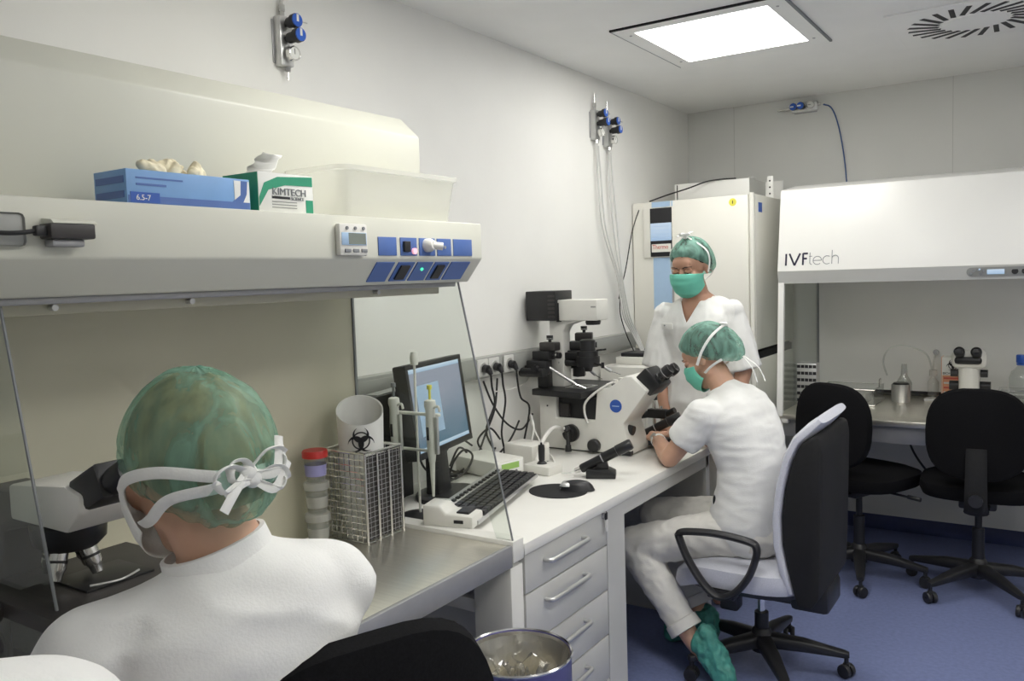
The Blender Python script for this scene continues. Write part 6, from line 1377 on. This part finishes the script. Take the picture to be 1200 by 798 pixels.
hand(sk, Lw, (-.1, -.5, -.8), (-.6, .5, 0), (-.5, -.7, 0), .35); hand(sk, Rw, (.1, -.4, -.85), (.8, .2, 0), (.3, -.8, 0), .35)
hips = [H + V((.09, 0, -.05)), H + V((-.09, 0, -.05))]; kne = [V((.72, 3.68, .48)), V((.52, 3.69, .48))]; ank = [V((.72, 3.73, .09)), V((.52, 3.73, .09))]
for k in range(2): sk.limb([hips[k], kne[k], ank[k]], [.078, .055, .038]); sk.caps(ank[k] + V((0, .02, -.045)), ank[k] + V((0, -.15, -.060)), .038, .028)
body = obj('body', fuse(sk, .005, 4), 'skin_tan', P_)
tu = MB(); torso(tu, H + V((0, 0, -.04)), Bc, N, sl, sl, [(-.25, .195, .14, 0)] + sc_prof(PROF, 1.0, 1.06)[1:-1])
for S, E_, q in ((Ls, Le, .98), (Rs, Re, .92)):
    tu.ell(S, (.060, .062, .054)); sleeve(tu, [S, S.lerp(E_, .4), S.lerp(E_, q)], [.056, .070, .084])
me = fuse(tu, .007, 5); wrinkle(me, .006, 9, (1.6, 1.6, .7), 6.5)
# open a V at the neck
bm = bmesh.new(); bm.from_mesh(me); VX, VZ, VK = .600, 1.288, .50
for sd in (-1, 1):
    fr_ = [f for f in bm.faces if f.calc_center_median().y < N.y + .01 and f.calc_center_median().z > VZ - .02]
    ge = list({v for f in fr_ for v in f.verts}) + list({e for f in fr_ for e in f.edges}) + fr_
    bmesh.ops.bisect_plane(bm, geom=ge, plane_co=(VX, 0, VZ), plane_no=(sd, 0, -VK), dist=1e-5)
fr_ = [f for f in bm.faces if f.calc_center_median().z > VZ and abs(f.calc_center_median().x - VX) < (f.calc_center_median().z - VZ) * VK and f.calc_center_median().y < N.y + .01]
set_ = set(fr_); fr_ += [f for f in bm.faces if f.calc_center_median().z > N.z + .012 and f not in set_]
bmesh.ops.delete(bm, geom=list(set(fr_)), context='FACES'); bm.to_mesh(me); bm.free()
tun = obj('tunic', me, 'scrub', P_, ang=None); set_smooth(me, 180)
sd_ = tun.modifiers.new('s', 'SOLIDIFY'); sd_.thickness = .003; sd_.offset = -1
ch = MB(); ch.caps(N + V((0, .0, .01)), N + V((-.01, -.055, -.10)), .060, .055); ch.ell(N + V((0, -.03, -.06)), (.11, .075, .085))
bdg = obj('name_badge', MB().merge(MB().box(-.028, .028, -.003, .001, -.013, .013, .002), Matrix.Translation((.520, 3.524, 1.275)) @ Matrix.Rotation(-.14, 4, 'Z') @ Matrix.Rotation(.12, 4, 'X')), 'paper', tun, label='white name badge')
obj('badge_dot', MB().box(.505, .511, 3.5185, 3.522, 1.275, 1.281), 'grey_print', bdg)
pt = MB(); pt.ell(H + V((0, 0, -.06)), (.175, .135, .13))
for k in range(2): sleeve(pt, [hips[k], kne[k], ank[k] + V((0, 0, .02))], [.095, .085, .090])
me = fuse(pt, .010, 5); wrinkle(me, .006, 10, (1, 1, .6), 4.0); obj('trousers', me, 'trouser', P_, ang=None); set_smooth(me, 180)
for k in range(2): obj('shoe_cover', MB().ell(ank[k] + V((0, -.055, -.045)), (.055, .13, .045)), 'shoe_cover', P_)
cp = CapShape(.116, .094, .116, (-.012, 0, .016), (-.42, 0, .9))
obj('hair', cp.mesh(M, 1.50, 1.95, .93, .03, n=64, m=18, seed=3, tuck=.85), 'hair', P_)
cap_o = obj('bouffant_cap', cp.mesh(M, 1.40, 2.05, 1.0, .036, seed=14.2, tuck=.88, sag=.035), 'cap_green_dense', P_, ang=None); set_smooth(cap_o.data, 180)
face_details(P_, body, M)
mk = mask_part(P_, M)
for sd in (-1, 1):
    strap(mk, M, cp, [(.018, sd * .083, -.016), (.0, sd * .098, .03), (-.005, sd * .085, .08), (-.005, sd * .01, .13)], .0055, 1.08)
    strap(mk, M, cp, [(.025, sd * .078, -.072), (-.02, sd * .09, -.066), (-.07, sd * .075, -.060), (-.110, sd * .01, -.055)], .0055, 1.0)
bow(mk, M, cp.push((-.005, 0, .13), 1.04), (0, 0, 1), (0, 1, 0), .022)

# the fourth person sits higher and nearer to the camera
D_.location = (1.335, 0.166, 0.0); D_.scale = (1.08, 1.08, 1.08); D_.rotation_euler = (0, 0, 0.0)
for o in list(bpy.data.objects):
    if 'base_loc' in o: del o['base_loc']
